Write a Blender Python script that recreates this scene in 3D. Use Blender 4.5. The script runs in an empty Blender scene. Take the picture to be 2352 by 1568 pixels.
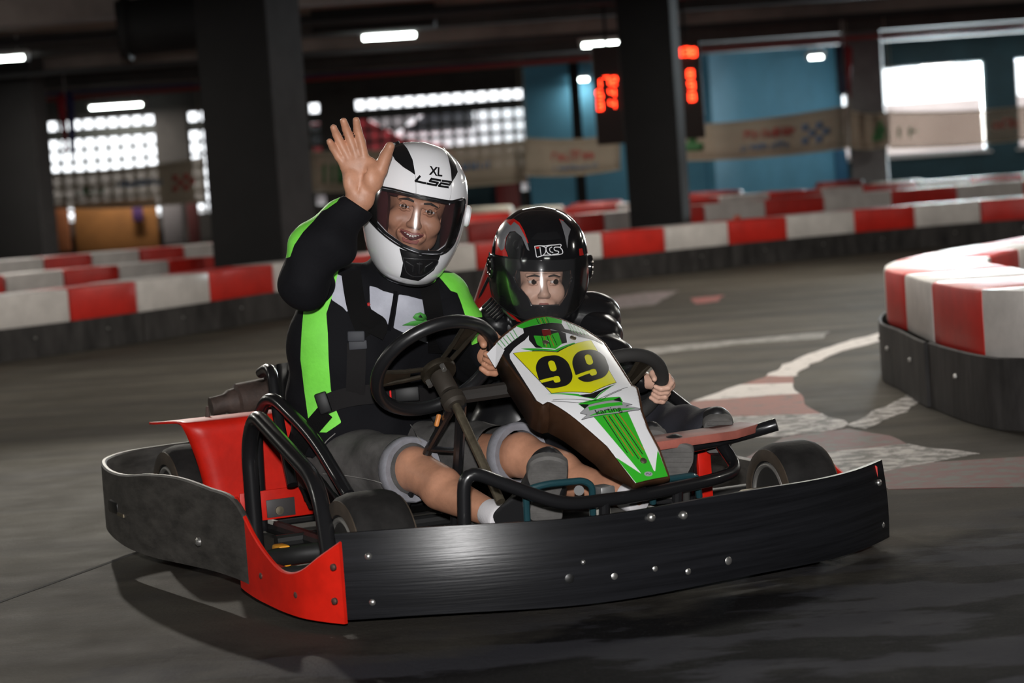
import bpy, bmesh, math, random
import numpy as np
from mathutils import Vector, Matrix

sc = bpy.context.scene
col = sc.collection
random.seed(7)
RNG = np.random.default_rng(7)
PI = math.pi

# ------------------------------------------------------------------ camera
FPX, CAMH, ROLL = 5273.0, 0.9, math.radians(4.0)
PITCH = math.atan(368 / FPX)
cF = np.array([0, math.cos(PITCH), -math.sin(PITCH)])
cR0 = np.array([1.0, 0, 0])
cU0 = np.array([0, math.sin(PITCH), math.cos(PITCH)])
cC = np.array([0, 0, CAMH])
cam_d = bpy.data.cameras.new('camera')
cam = bpy.data.objects.new('camera', cam_d)
col.objects.link(cam)
rt = cR0 * math.cos(ROLL) - cU0 * math.sin(ROLL)
up = cR0 * math.sin(ROLL) + cU0 * math.cos(ROLL)
mw = Matrix.Identity(4)
for i in range(3):
    mw[i][0], mw[i][1], mw[i][2], mw[i][3] = rt[i], up[i], -cF[i], cC[i]
cam.matrix_world = mw
cam_d.sensor_width = 22.3
cam_d.lens = 22.3 * FPX / 2352
cam_d.clip_start = 0.05
cam_d.clip_end = 300
cam_d.dof.use_dof = True
cam_d.dof.focus_distance = 5.3
cam_d.dof.aperture_fstop = 2.5
sc.camera = cam

# ------------------------------------------------------------------ view, world, big lights
vs = sc.view_settings
vs.view_transform = 'Standard'
vs.look = 'None'
vs.exposure = 0.55
vs.gamma = 1.0
vs.use_curve_mapping = False
cy = sc.cycles
cy.max_bounces = 6; cy.diffuse_bounces = 3; cy.glossy_bounces = 3; cy.transmission_bounces = 4; cy.transparent_max_bounces = 12
cy.adaptive_threshold = 0.02
cy.caustics_reflective = False; cy.caustics_refractive = False

world = bpy.data.worlds.new('overcast_day')
sc.world = world
world.use_nodes = True
wn = world.node_tree
bg = wn.nodes['Background']
bg.inputs[0].default_value = (0.93, 0.96, 1.0, 1)
bg.inputs[1].default_value = 2.6

# the photographer's flash, just above the lens
fl_d = bpy.data.lights.new('camera_flash', 'SPOT')
fl_d.energy = 690
fl_d.color = (1.0, 0.985, 0.975)
fl_d.shadow_soft_size = 0.035
fl_d.spot_size = math.radians(48)
fl_d.spot_blend = 0.6
fl = bpy.data.objects.new('camera_flash', fl_d)
col.objects.link(fl)
fl.matrix_world = Matrix.Translation((0.0, 0.05, CAMH + 0.17)) @ Matrix.Rotation(math.radians(90 - 4.5), 4, 'X')

# added area light outside, boosting the daylight through the far right windows
dl_d = bpy.data.lights.new('window_daylight', 'AREA')
dl_d.shape = 'RECTANGLE'; dl_d.size = 2.6; dl_d.size_y = 1.4; dl_d.energy = 2800; dl_d.color = (.86, .94, 1.0)
dl = bpy.data.objects.new('window_daylight', dl_d)
col.objects.link(dl)
dl.matrix_world = Matrix.Translation((8.0, 38.75, 1.66)) @ Matrix.Rotation(math.radians(-38), 4, 'Z') @ Matrix.Rotation(math.radians(-90), 4, 'X')

# ------------------------------------------------------------------ calibration helpers
def ray(x, y):
    dx, dy = x - 1176, y - 784
    a = dx * math.cos(ROLL) - dy * math.sin(ROLL)
    b = dx * math.sin(ROLL) + dy * math.cos(ROLL)
    return cF * FPX + cR0 * a - cU0 * b
def at(x, y, Y):                      # point of the place at distance Y
    d = ray(x, y)
    return cC + d * (Y / d[1])
def gr(x, y, z=0.0):                  # point of the place at height z
    d = ray(x, y)
    return cC + d * ((z - cC[2]) / d[2])

KO = np.array([0.315, 4.75, 0.0])
KA = math.radians(25)
KM = np.array([[math.cos(KA), -math.sin(KA), 0], [math.sin(KA), math.cos(KA), 0], [0, 0, 1]])
def k2w(p): return KO + np.asarray(p, float) @ KM.T
def w2k(p): return (np.asarray(p, float) - KO) @ KM
def katY(x, y, Y): return w2k(at(x, y, Y))
def kon(x, y, axis, val):
    c = w2k(cC); d = ray(x, y) @ KM
    i = 'xyz'.index(axis)
    return c + d * ((val - c[i]) / d[i])

# ------------------------------------------------------------------ materials
MATS = {}
def mat(name, c, rough=0.5, metal=0.0, var=0.0, vscale=8.0, bump=0.0, bscale=60.0, c2=None, spec=0.5, coat=0.0, emit=0.0, sss=0.0, stretch=None, sheen=0.0):
    if name in MATS: return MATS[name]
    m = bpy.data.materials.new(name)
    m.use_nodes = True
    nt = m.node_tree
    b = nt.nodes['Principled BSDF']
    b.inputs['Base Color'].default_value = (*c, 1)
    b.inputs['Roughness'].default_value = rough
    b.inputs['Metallic'].default_value = metal
    b.inputs['Specular IOR Level'].default_value = spec
    b.inputs['Coat Weight'].default_value = coat
    b.inputs['Coat Roughness'].default_value = 0.05
    if sheen:
        b.inputs['Sheen Weight'].default_value = sheen
    if sss:
        b.inputs['Subsurface Weight'].default_value = sss
        b.inputs['Subsurface Radius'].default_value = (0.012, 0.004, 0.002)
        b.inputs['Subsurface Scale'].default_value = 1.0
    if emit:
        b.inputs['Emission Color'].default_value = (*c, 1)
        b.inputs['Emission Strength'].default_value = emit
    tc = None
    def coord():
        nonlocal tc
        if tc is None:
            t = nt.nodes.new('ShaderNodeTexCoord')
            mp = nt.nodes.new('ShaderNodeMapping')
            nt.links.new(t.outputs['Object'], mp.inputs[0])
            if stretch: mp.inputs['Scale'].default_value = stretch
            tc = mp
        return tc.outputs[0]
    if var > 0:
        n = nt.nodes.new('ShaderNodeTexNoise')
        n.inputs['Scale'].default_value = vscale
        n.inputs['Detail'].default_value = 6
        n.inputs['Roughness'].default_value = 0.65
        nt.links.new(coord(), n.inputs['Vector'])
        r = nt.nodes.new('ShaderNodeValToRGB')
        lo = c2 if c2 else tuple(x * (1 - var) for x in c)
        hi = c if c2 else tuple(min(1, x * (1 + var * 0.6)) for x in c)
        r.color_ramp.elements[0].position = 0.35
        r.color_ramp.elements[0].color = (*lo, 1)
        r.color_ramp.elements[1].position = 0.65
        r.color_ramp.elements[1].color = (*hi, 1)
        nt.links.new(n.outputs['Fac'], r.inputs[0])
        nt.links.new(r.outputs[0], b.inputs['Base Color'])
    if bump > 0:
        n = nt.nodes.new('ShaderNodeTexNoise')
        n.inputs['Scale'].default_value = bscale
        n.inputs['Detail'].default_value = 4
        nt.links.new(coord(), n.inputs['Vector'])
        bp = nt.nodes.new('ShaderNodeBump')
        bp.inputs['Strength'].default_value = bump
        bp.inputs['Distance'].default_value = 0.01
        nt.links.new(n.outputs['Fac'], bp.inputs['Height'])
        nt.links.new(bp.outputs[0], b.inputs['Normal'])
    MATS[name] = m
    return m

def clear_mat(name, tint, gloss_rough=0.03, ior=1.45, haze=0.0):
    if name in MATS: return MATS[name]
    m = bpy.data.materials.new(name); m.use_nodes = True
    nt = m.node_tree; nt.nodes.clear()
    o = nt.nodes.new('ShaderNodeOutputMaterial')
    tr = nt.nodes.new('ShaderNodeBsdfTransparent'); tr.inputs[0].default_value = (*tint, 1)
    gl = nt.nodes.new('ShaderNodeBsdfGlossy'); gl.inputs['Roughness'].default_value = gloss_rough
    fr = nt.nodes.new('ShaderNodeFresnel'); fr.inputs[0].default_value = ior
    mx = nt.nodes.new('ShaderNodeMixShader')
    nt.links.new(fr.outputs[0], mx.inputs[0]); nt.links.new(tr.outputs[0], mx.inputs[1]); nt.links.new(gl.outputs[0], mx.inputs[2])
    last = mx
    if haze:
        df = nt.nodes.new('ShaderNodeBsdfDiffuse'); df.inputs[0].default_value = (0.6, 0.6, 0.62, 1)
        m2 = nt.nodes.new('ShaderNodeMixShader'); m2.inputs[0].default_value = haze
        nt.links.new(mx.outputs[0], m2.inputs[1]); nt.links.new(df.outputs[0], m2.inputs[2]); last = m2
    nt.links.new(last.outputs[0], o.inputs[0])
    MATS[name] = m
    return m

def emit_mat(name, c, s):
    if name in MATS: return MATS[name]
    m = bpy.data.materials.new(name); m.use_nodes = True
    nt = m.node_tree; nt.nodes.clear()
    o = nt.nodes.new('ShaderNodeOutputMaterial'); e = nt.nodes.new('ShaderNodeEmission')
    e.inputs[0].default_value = (*c, 1); e.inputs[1].default_value = s
    nt.links.new(e.outputs[0], o.inputs[0])
    MATS[name] = m
    return m

# ------------------------------------------------------------------ objects
def props(o, label=None, cat=None, group=None, kind=None):
    if label: o['label'] = label
    if cat: o['category'] = cat
    if group: o['group'] = group
    if kind: o['kind'] = kind
    return o
def empty(name, loc, rz=0.0, label=None, cat=None, group=None):
    o = bpy.data.objects.new(name, None)
    o.empty_display_size = 0.1
    col.objects.link(o)
    o.location = Vector([float(v) for v in loc]); o.rotation_euler = (0, 0, rz)
    return props(o, label, cat, group)
def mk(name, V, F, m, parent=None, sharp=35, base=None):
    me = bpy.data.meshes.new(name)
    V = np.asarray(V, float)
    if base is not None: V = V - np.asarray(base, float)
    if isinstance(F, np.ndarray):
        nF, w = F.shape
        me.vertices.add(len(V)); me.vertices.foreach_set('co', V.astype(np.float32).ravel())
        me.loops.add(nF * w); me.loops.foreach_set('vertex_index', F.astype(np.int32).ravel())
        me.polygons.add(nF); me.polygons.foreach_set('loop_start', np.arange(0, nF * w, w, dtype=np.int32))
        me.update(calc_edges=True); me.validate()
    else:
        me.from_pydata([tuple(v) for v in V], [], [tuple(int(i) for i in f) for f in F])
    if m is not None: me.materials.append(m)
    if sharp:
        me.polygons.foreach_set('use_smooth', [True] * len(me.polygons))
        if sharp < 180: me.set_sharp_from_angle(angle=math.radians(sharp))
    me.update()
    o = bpy.data.objects.new(name, me)
    col.objects.link(o)
    if parent is not None: o.parent = parent
    return o
def solid(o, t, off=-1.0):
    md = o.modifiers.new('thickness', 'SOLIDIFY'); md.thickness = t; md.offset = off
    return o
def rotm(ax, a):
    return np.array(Matrix.Rotation(a, 3, ax))
def frame(z, xhint=(1, 0, 0)):
    z = np.asarray(z, float); z = z / np.linalg.norm(z)
    x = np.asarray(xhint, float); x = x - z * (x @ z)
    if np.linalg.norm(x) < 1e-4: x = np.array([0, 1.0, 0]); x = x - z * (x @ z)
    x /= np.linalg.norm(x); y = np.cross(z, x)
    return np.stack([x, y, z], 1)
def fillet(pts, r, n=6):
    P = [np.asarray(p, float) for p in pts]
    out = [P[0]]
    for i in range(1, len(P) - 1):
        a, b, c = P[i - 1], P[i], P[i + 1]
        la, lc = np.linalg.norm(a - b), np.linalg.norm(c - b)
        d = min(r, la * 0.48, lc * 0.48)
        p0, p2 = b + (a - b) / la * d, b + (c - b) / lc * d
        for j in range(n + 1):
            t = j / n
            out.append((1 - t) ** 2 * p0 + 2 * t * (1 - t) * b + t * t * p2)
    out.append(P[-1])
    return out
def spline(pts, n):
    P = np.asarray(pts, float)
    m = len(P)
    tt = np.linspace(0, m - 1, n)
    out = []
    for t in tt:
        i = min(int(t), m - 2); f = t - i
        p0 = P[max(i - 1, 0)]; p1 = P[i]; p2 = P[i + 1]; p3 = P[min(i + 2, m - 1)]
        out.append(0.5 * ((2 * p1) + (-p0 + p2) * f + (2 * p0 - 5 * p1 + 4 * p2 - p3) * f * f + (-p0 + 3 * p1 - 3 * p2 + p3) * f ** 3))
    return np.array(out)

class G:
    """collects shapes into one mesh"""
    def __init__(s): s.V = []; s.F = []; s.n = 0
    def add(s, V, F):
        V = np.asarray(V, float)
        s.V.append(V); s.F += [tuple(int(i) + s.n for i in f) for f in F]; s.n += len(V)
        return s
    def box(s, c, size, R=None):
        h = np.asarray(size, float) / 2
        V = np.array([[x, y, z] for x in (-1, 1) for y in (-1, 1) for z in (-1, 1)]) * h
        if R is not None: V = V @ np.asarray(R).T
        V = V + np.asarray(c, float)
        return s.add(V, [(0, 1, 3, 2), (4, 6, 7, 5), (0, 4, 5, 1), (2, 3, 7, 6), (0, 2, 6, 4), (1, 5, 7, 3)])
    def cyl(s, p0, p1, r0, r1=None, n=16, caps=True):
        r1 = r0 if r1 is None else r1
        p0 = np.asarray(p0, float); p1 = np.asarray(p1, float)
        R = frame(p1 - p0)
        a = np.linspace(0, 2 * PI, n, endpoint=False)
        c = np.stack([np.cos(a), np.sin(a), 0 * a], 1) @ R.T
        V = np.concatenate([p0 + c * r0, p1 + c * r1])
        F = [(i, (i + 1) % n, n + (i + 1) % n, n + i) for i in range(n)]
        if caps: F += [tuple(range(n - 1, -1, -1)), tuple(range(n, 2 * n))]
        return s.add(V, F)
    def tube(s, pts, r, n=12, bend=0.0, caps=True, rad=None):
        P = np.array(fillet(pts, bend) if bend else pts, float)
        m = len(P)
        T = np.gradient(P, axis=0); T /= np.linalg.norm(T, axis=1)[:, None] + 1e-12
        R = frame(T[0]); x = R[:, 0]
        V = []
        a = np.linspace(0, 2 * PI, n, endpoint=False)
        for i in range(m):
            x = x - T[i] * (x @ T[i]); x /= np.linalg.norm(x); y = np.cross(T[i], x)
            ri = r if rad is None else rad[i]
            V.append(P[i] + ri * (np.cos(a)[:, None] * x + np.sin(a)[:, None] * y))
        F = []
        for i in range(m - 1):
            for j in range(n):
                k = (j + 1) % n
                F.append((i * n + j, i * n + k, (i + 1) * n + k, (i + 1) * n + j))
        if caps: F += [tuple(range(n - 1, -1, -1)), tuple(range((m - 1) * n, m * n))]
        return s.add(np.concatenate(V), F)
    def lathe(s, prof, c, axis, n=28, closed=False, xhint=(1, 0, 0)):
        R = frame(axis, xhint); c = np.asarray(c, float)
        a = np.linspace(0, 2 * PI, n, endpoint=False)
        V = []
        for r, h in prof:
            V.append(c + np.stack([r * np.cos(a), r * np.sin(a), np.full(n, h)], 1) @ R.T)
        m = len(prof); F = []
        rng = range(m) if closed else range(m - 1)
        for i in rng:
            for j in range(n):
                k = (j + 1) % n; i2 = (i + 1) % m
                F.append((i * n + j, i * n + k, i2 * n + k, i2 * n + j))
        if not closed:
            if prof[0][0] > 1e-6: F.append(tuple(range(n - 1, -1, -1)))
            if prof[-1][0] > 1e-6: F.append(tuple(range((m - 1) * n, m * n)))
        return s.add(np.concatenate(V), F)
    def torus(s, c, axis, R0, r, n=48, m=12, a0=0, a1=2 * PI, xhint=(1, 0, 0)):
        R = frame(axis, xhint)
        full = abs(a1 - a0 - 2 * PI) < 1e-6
        a = np.linspace(a0, a1, n, endpoint=not full)
        pts = np.asarray(c, float) + (np.stack([R0 * np.cos(a), R0 * np.sin(a), 0 * a], 1) @ R.T)
        if not full: return s.tube(pts, r, m)
        b = np.linspace(0, 2 * PI, m, endpoint=False)
        prof = [(R0 + r * math.cos(t), r * math.sin(t)) for t in b]
        return s.lathe(prof, c, axis, n, True, xhint)
    def band(s, plan, zlo, zhi, t, ztilt=0.0):
        """a standing strip: plan points (x, y), bottom and top heights, thickness"""
        P = np.array(plan, float); m = len(P)
        T = np.gradient(P, axis=0); T /= np.linalg.norm(T, axis=1)[:, None]
        N = np.stack([T[:, 1], -T[:, 0]], 1)
        zlo = np.broadcast_to(zlo, m); zhi = np.broadcast_to(zhi, m)
        V = []
        for i in range(m):
            a = P[i] + N[i] * t / 2; b = P[i] - N[i] * t / 2
            e = t * 0.3
            for q, z in ((a, zlo[i]), (a, zhi[i] - e), (a * 0.75 + b * 0.25, zhi[i]), (b * 0.75 + a * 0.25, zhi[i]), (b, zhi[i] - e), (b, zlo[i])):
                V.append((q[0], q[1], z))
        F = []
        w = 6
        for i in range(m - 1):
            for j in range(w):
                k = (j + 1) % w
                F.append((i * w + j, i * w + k, (i + 1) * w + k, (i + 1) * w + j))
        F += [tuple(range(w - 1, -1, -1)), tuple(range((m - 1) * w, m * w))]
        return s.add(V, F)
    def strap(s, pts, normals, w, t=0.003):
        """flat webbing along points, with facing normals"""
        P = np.array(pts, float); N = np.array(normals, float)
        N = np.broadcast_to(N, P.shape)
        T = np.gradient(P, axis=0); T /= np.linalg.norm(T, axis=1)[:, None]
        V = []
        for i in range(len(P)):
            b = np.cross(T[i], N[i]); b /= np.linalg.norm(b); nn = np.cross(b, T[i])
            for sx, sn in ((-1, -1), (1, -1), (1, 1), (-1, 1)):
                V.append(P[i] + b * w / 2 * sx + nn * t / 2 * sn)
        F = []
        for i in range(len(P) - 1):
            for j in range(4):
                k = (j + 1) % 4
                F.append((i * 4 + j, i * 4 + k, i * 4 + 4 + k, i * 4 + 4 + j))
        F += [(3, 2, 1, 0), tuple(range(len(P) * 4 - 4, len(P) * 4))]
        return s.add(V, F)
    def build(s, name, m, parent=None, bevel=0.0, seg=2, sharp=35, base=None):
        V = np.concatenate(s.V)
        o = mk(name, V, s.F, m, parent, sharp=0, base=base)
        me = o.data
        bm = bmesh.new(); bm.from_mesh(me)
        bmesh.ops.recalc_face_normals(bm, faces=bm.faces)
        if bevel > 0:
            ed = [e for e in bm.edges if len(e.link_faces) == 2 and e.calc_face_angle(0) > 0.5]
            bmesh.ops.bevel(bm, geom=ed, offset=bevel, segments=seg, profile=0.5, affect='EDGES', clamp_overlap=True)
        bm.to_mesh(me); bm.free()
        if sharp:
            me.polygons.foreach_set('use_smooth', [True] * len(me.polygons))
            me.set_sharp_from_angle(angle=math.radians(sharp))
        me.update()
        return o
def dup(o, parent=None):
    c = o.copy(); col.objects.link(c); c.parent = parent
    for ch in list(o.children): dup(ch, c)
    return c

# ------------------------------------------------------------------ fields: cutting meshes along smooth outlines
def poly_sd(P, x, y):
    P = np.asarray(P, float); x = np.asarray(x, float); y = np.asarray(y, float)
    sh = x.shape; x = x.ravel(); y = y.ravel()
    d = np.full(x.shape, 1e9); ins = np.zeros(x.shape, bool)
    n = len(P)
    for i in range(n):
        ax, ay = P[i]; bx, by = P[(i + 1) % n]
        ex, ey = bx - ax, by - ay
        wx, wy = x - ax, y - ay
        t = np.clip((wx * ex + wy * ey) / (ex * ex + ey * ey + 1e-18), 0, 1)
        d = np.minimum(d, (wx - ex * t) ** 2 + (wy - ey * t) ** 2)
        c = ((ay > y) != (by > y))
        with np.errstate(divide='ignore', invalid='ignore'):
            xi = ex * (y - ay) / (ey if ey else 1e-18) + ax
        ins ^= c & (x < xi)
    d = np.sqrt(d)
    return np.where(ins, -d, d).reshape(sh)
def rrect(x, y, x0, x1, y0, y1, r):
    cx, cy = (x0 + x1) / 2, (y0 + y1) / 2
    qx = np.abs(x - cx) - (x1 - x0) / 2 + r; qy = np.abs(y - cy) - (y1 - y0) / 2 + r
    return np.hypot(np.maximum(qx, 0), np.maximum(qy, 0)) + np.minimum(np.maximum(qx, qy), 0) - r
def tris(F):
    F = np.asarray(F)
    if F.shape[1] == 3: return F
    return np.concatenate([F[:, [0, 1, 2]], F[:, [0, 2, 3]]])
def cut(V, T, f):
    """split a triangle mesh by the sign of f: returns (inside V, T), (outside V, T)"""
    V = np.asarray(V, float); T = np.asarray(T); f = np.where(np.abs(f) < 1e-9, 1e-9, f)
    neg = f[T] < 0; cnt = neg.sum(1)
    A = [T[cnt == 3]]; B = [T[cnt == 0]]
    newV = [V]; key = {}; nn = len(V); ext = []
    def cutpt(a, b):
        nonlocal nn
        k = (a, b) if a < b else (b, a)
        if k in key: return key[k]
        t = f[a] / (f[a] - f[b])
        ext.append(V[a] + (V[b] - V[a]) * t); key[k] = nn; nn += 1
        return nn - 1
    a2, b2 = [], []
    for T1, c, ng in zip(T[(cnt == 1) | (cnt == 2)], cnt[(cnt == 1) | (cnt == 2)], neg[(cnt == 1) | (cnt == 2)]):
        lone = int(np.argmax(ng)) if c == 1 else int(np.argmin(ng))
        a, b, d = int(T1[lone]), int(T1[(lone + 1) % 3]), int(T1[(lone + 2) % 3])
        p, q = cutpt(a, b), cutpt(a, d)
        (a2 if c == 1 else b2).append((a, p, q))
        (b2 if c == 1 else a2).extend([(p, b, d), (p, d, q)])
    if ext: newV.append(np.array(ext))
    VV = np.concatenate(newV)
    def pack(Ts, extra):
        TT = np.concatenate(Ts + ([np.array(extra)] if extra else []))
        if len(TT) == 0: return np.zeros((0, 3)), np.zeros((0, 3), int)
        u, inv = np.unique(TT.ravel(), return_inverse=True)
        return VV[u], inv.reshape(-1, 3)
    return pack(A, a2), pack(B, b2)
def uvgrid(u0, u1, v0, v1, du, dv=None):
    dv = dv or du
    nu = max(2, int(math.ceil((u1 - u0) / du)) + 1); nv = max(2, int(math.ceil((v1 - v0) / dv)) + 1)
    U, Vv = np.meshgrid(np.linspace(u0, u1, nu), np.linspace(v0, v1, nv), indexing='ij')
    idx = np.arange(nu * nv).reshape(nu, nv)
    q = np.stack([idx[:-1, :-1], idx[1:, :-1], idx[1:, 1:], idx[:-1, 1:]], -1).reshape(-1, 4)
    return np.stack([U.ravel(), Vv.ravel()], 1), tris(q)
def surf_normal(S, uv, e=1e-4):
    a = S(uv + [e, 0]) - S(uv - [e, 0]); b = S(uv + [0, e]) - S(uv - [0, e])
    n = np.cross(a, b)
    return n / (np.linalg.norm(n, axis=1)[:, None] + 1e-12)
def decal(S, field, box, res, off, name, m, parent, flip=1.0, thick=0.0, sharp=60, soff=-1.0):
    uv, T = uvgrid(box[0], box[1], box[2], box[3], res[0], res[1])
    (v, t), _ = cut(uv, T, field(uv[:, 0], uv[:, 1]))
    if len(t) == 0: return None
    P = S(v) + surf_normal(S, v) * off * flip
    if flip < 0: t = t[:, ::-1]
    o = mk(name, P, t, m, parent, sharp=sharp)
    if thick: solid(o, thick, soff)
    return o
def polydecal(S, poly, res, off, name, m, parent, flip=1.0, grow=0.0):
    P = np.array(poly); p = res * 1.5 + grow
    return decal(S, lambda u, v: poly_sd(P, u, v) - grow, (P[:, 0].min() - p, P[:, 0].max() + p, P[:, 1].min() - p, P[:, 1].max() + p), (res, res), off, name, m, parent, flip)
def ribbon_uv(S, lines, w, off, name, m, parent, flip=1.0):
    g = G()
    for L in lines:
        L = np.array(L, float)
        n = max(2, int(np.linalg.norm(L[-1] - L[0]) / 0.004) + 1) if len(L) == 2 else 8 * len(L)
        pts = np.array([L[0] + (L[-1] - L[0]) * t for t in np.linspace(0, 1, n)]) if len(L) == 2 else spline(L, n)
        T = np.gradient(pts, axis=0); T /= np.linalg.norm(T, axis=1)[:, None] + 1e-12
        N = np.stack([-T[:, 1], T[:, 0]], 1)
        a, b = pts + N * w / 2, pts - N * w / 2
        Pa = S(a) + surf_normal(S, a) * off * flip; Pb = S(b) + surf_normal(S, b) * off * flip
        k = len(pts)
        g.add(np.concatenate([Pa, Pb]), [(i, i + 1, k + i + 1, k + i) for i in range(k - 1)])
    return mk(name, np.concatenate(g.V), g.F, m, parent)
def text2d(body, shear=0.0, bold=0.0):
    cu = bpy.data.curves.new('lettering', 'FONT'); cu.body = body; cu.size = 1.0; cu.align_x = 'CENTER'; cu.align_y = 'CENTER'
    cu.shear = shear; cu.offset = bold; cu.resolution_u = 4
    o = bpy.data.objects.new('lettering', cu); col.objects.link(o)
    dg = bpy.context.evaluated_depsgraph_get(); dg.update()
    me = bpy.data.meshes.new_from_object(o.evaluated_get(dg))
    V = np.array([v.co[:2] for v in me.vertices]); F = [tuple(p.vertices) for p in me.polygons]
    bpy.data.objects.remove(o); bpy.data.curves.remove(cu); bpy.data.meshes.remove(me)
    c = (V.max(0) + V.min(0)) / 2
    return V - c, F

# ------------------------------------------------------------------ soft bodies: blended distance fields meshed with surface nets
class Soft:
    def __init__(s, lo, hi, h):
        s.lo = np.asarray(lo, float); s.h = h
        s.n = np.ceil((np.asarray(hi) - s.lo) / h).astype(int) + 1
        s.D = np.full(s.n, 1.0, np.float32)
        s.ax = [(s.lo[i] + np.arange(s.n[i]) * h).astype(np.float32) for i in range(3)]
    def _sl(s, lo, hi):
        a = np.clip(np.floor((lo - s.lo) / s.h).astype(int), 0, s.n); b = np.clip(np.ceil((hi - s.lo) / s.h).astype(int) + 1, 0, s.n)
        return tuple(slice(int(i), int(j)) for i, j in zip(a, b))
    def _pts(s, sl):
        return s.ax[0][sl[0]][:, None, None], s.ax[1][sl[1]][None, :, None], s.ax[2][sl[2]][None, None, :]
    def _mix(s, sl, d, k, sub):
        a = s.D[sl]
        if sub:
            d = -d; h = np.maximum(k - np.abs(a - d), 0) / max(k, 1e-6); s.D[sl] = np.maximum(a, d) + h * h * k * 0.25
        else:
            h = np.maximum(k - np.abs(a - d), 0) / max(k, 1e-6); s.D[sl] = np.minimum(a, d) - h * h * k * 0.25
    def cap(s, p0, p1, r0, r1=None, k=0.01, sub=False, squash=None):
        """tapered limb between two joints; squash = (axis, factor) flattens it"""
        r1 = r0 if r1 is None else r1
        p0 = np.asarray(p0, float); p1 = np.asarray(p1, float); rm = max(r0, r1) * (1.0 if squash is None else max(1.0, 1 / squash[1])) + k + 3 * s.h
        sl = s._sl(np.minimum(p0, p1) - rm, np.maximum(p0, p1) + rm)
        x, y, z = s._pts(sl)
        if x.size == 0 or y.size == 0 or z.size == 0: return s
        d = p1 - p0; L2 = d @ d + 1e-12
        x = x - p0[0]; y = y - p0[1]; z = z - p0[2]
        t = np.clip((x * d[0] + y * d[1] + z * d[2]) / L2, 0, 1)
        rx, ry, rz = x - t * d[0], y - t * d[1], z - t * d[2]
        q = rx * rx + ry * ry + rz * rz
        if squash is not None:
            ax = np.asarray(squash[0], float); ax = ax / np.linalg.norm(ax)
            c = rx * ax[0] + ry * ax[1] + rz * ax[2]
            q = q + c * c * (1 / squash[1] ** 2 - 1)
        s._mix(sl, np.sqrt(q) - (r0 + (r1 - r0) * t), k, sub)
        return s
    def chain(s, pts, rad, k=0.01, **kw):
        for i in range(len(pts) - 1): s.cap(pts[i], pts[i + 1], rad[i], rad[i + 1], k, **kw)
        return s
    def ell(s, c, r, R=None, k=0.01, sub=False):
        c = np.asarray(c, float); r = np.asarray(r, float); rm = r.max() + k + 3 * s.h
        sl = s._sl(c - rm, c + rm)
        x, y, z = s._pts(sl)
        if x.size == 0 or y.size == 0 or z.size == 0: return s
        x = x - c[0]; y = y - c[1]; z = z - c[2]
        M = np.eye(3) if R is None else np.asarray(R).T
        a = (M[0, 0] * x + M[0, 1] * y + M[0, 2] * z) / r[0]
        b = (M[1, 0] * x + M[1, 1] * y + M[1, 2] * z) / r[1]
        g = (M[2, 0] * x + M[2, 1] * y + M[2, 2] * z) / r[2]
        k0 = np.sqrt(a * a + b * b + g * g); k1 = np.sqrt((a / r[0]) ** 2 + (b / r[1]) ** 2 + (g / r[2]) ** 2) + 1e-9
        s._mix(sl, k0 * (k0 - 1) / k1, k, sub)
        return s
    def half(s, p, n, k=0.002):
        """keep only the side behind the plane"""
        n = np.asarray(n, float) / np.linalg.norm(n)
        x, y, z = s._pts((slice(None),) * 3)
        d = (x - p[0]) * n[0] + (y - p[1]) * n[1] + (z - p[2]) * n[2]
        s.D = np.maximum(s.D, d.astype(np.float32))
        return s
    def ripple(s, amp, dirs, band=0.03):
        """cloth folds: adds waves (direction vector with wavelength, phase)"""
        x, y, z = s._pts((slice(None),) * 3)
        w = 0
        for d, ph, a in dirs:
            warp = 0.9 * np.sin(17 * x + 5 * z + ph) + 0.8 * np.sin(13 * y - 11 * z + 2 * ph)
            w = w + a * np.sin(d[0] * x + d[1] * y + d[2] * z + ph + warp)
        s.D = np.where(np.abs(s.D) < band, s.D + amp * w, s.D).astype(np.float32)
        return s
    def mesh(s, smooth=0):
        D = s.D; I = D < 0
        nx, ny, nz = D.shape
        c = np.zeros((nx - 1, ny - 1, nz - 1), np.int8)
        for a in (0, 1):
            for b in (0, 1):
                for g in (0, 1): c += I[a:nx - 1 + a, b:ny - 1 + b, g:nz - 1 + g]
        act = (c > 0) & (c < 8)
        cells = np.argwhere(act)
        ids = np.full(act.shape, -1, np.int32); ids[act] = np.arange(len(cells))
        P = np.zeros((len(cells), 3)); W = np.zeros(len(cells))
        cor = np.array([[a, b, g] for a in (0, 1) for b in (0, 1) for g in (0, 1)])
        val = [D[cells[:, 0] + q[0], cells[:, 1] + q[1], cells[:, 2] + q[2]] for q in cor]
        for i in range(8):
            for j in range(i + 1, 8):
                if np.abs(cor[i] - cor[j]).sum() != 1: continue
                m = (val[i] < 0) != (val[j] < 0)
                t = val[i][m] / (val[i][m] - val[j][m])
                P[m] += cor[i] + t[:, None] * (cor[j] - cor[i]); W[m] += 1
        P = (cells + P / W[:, None]) * s.h + s.lo
        Q = []
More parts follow.
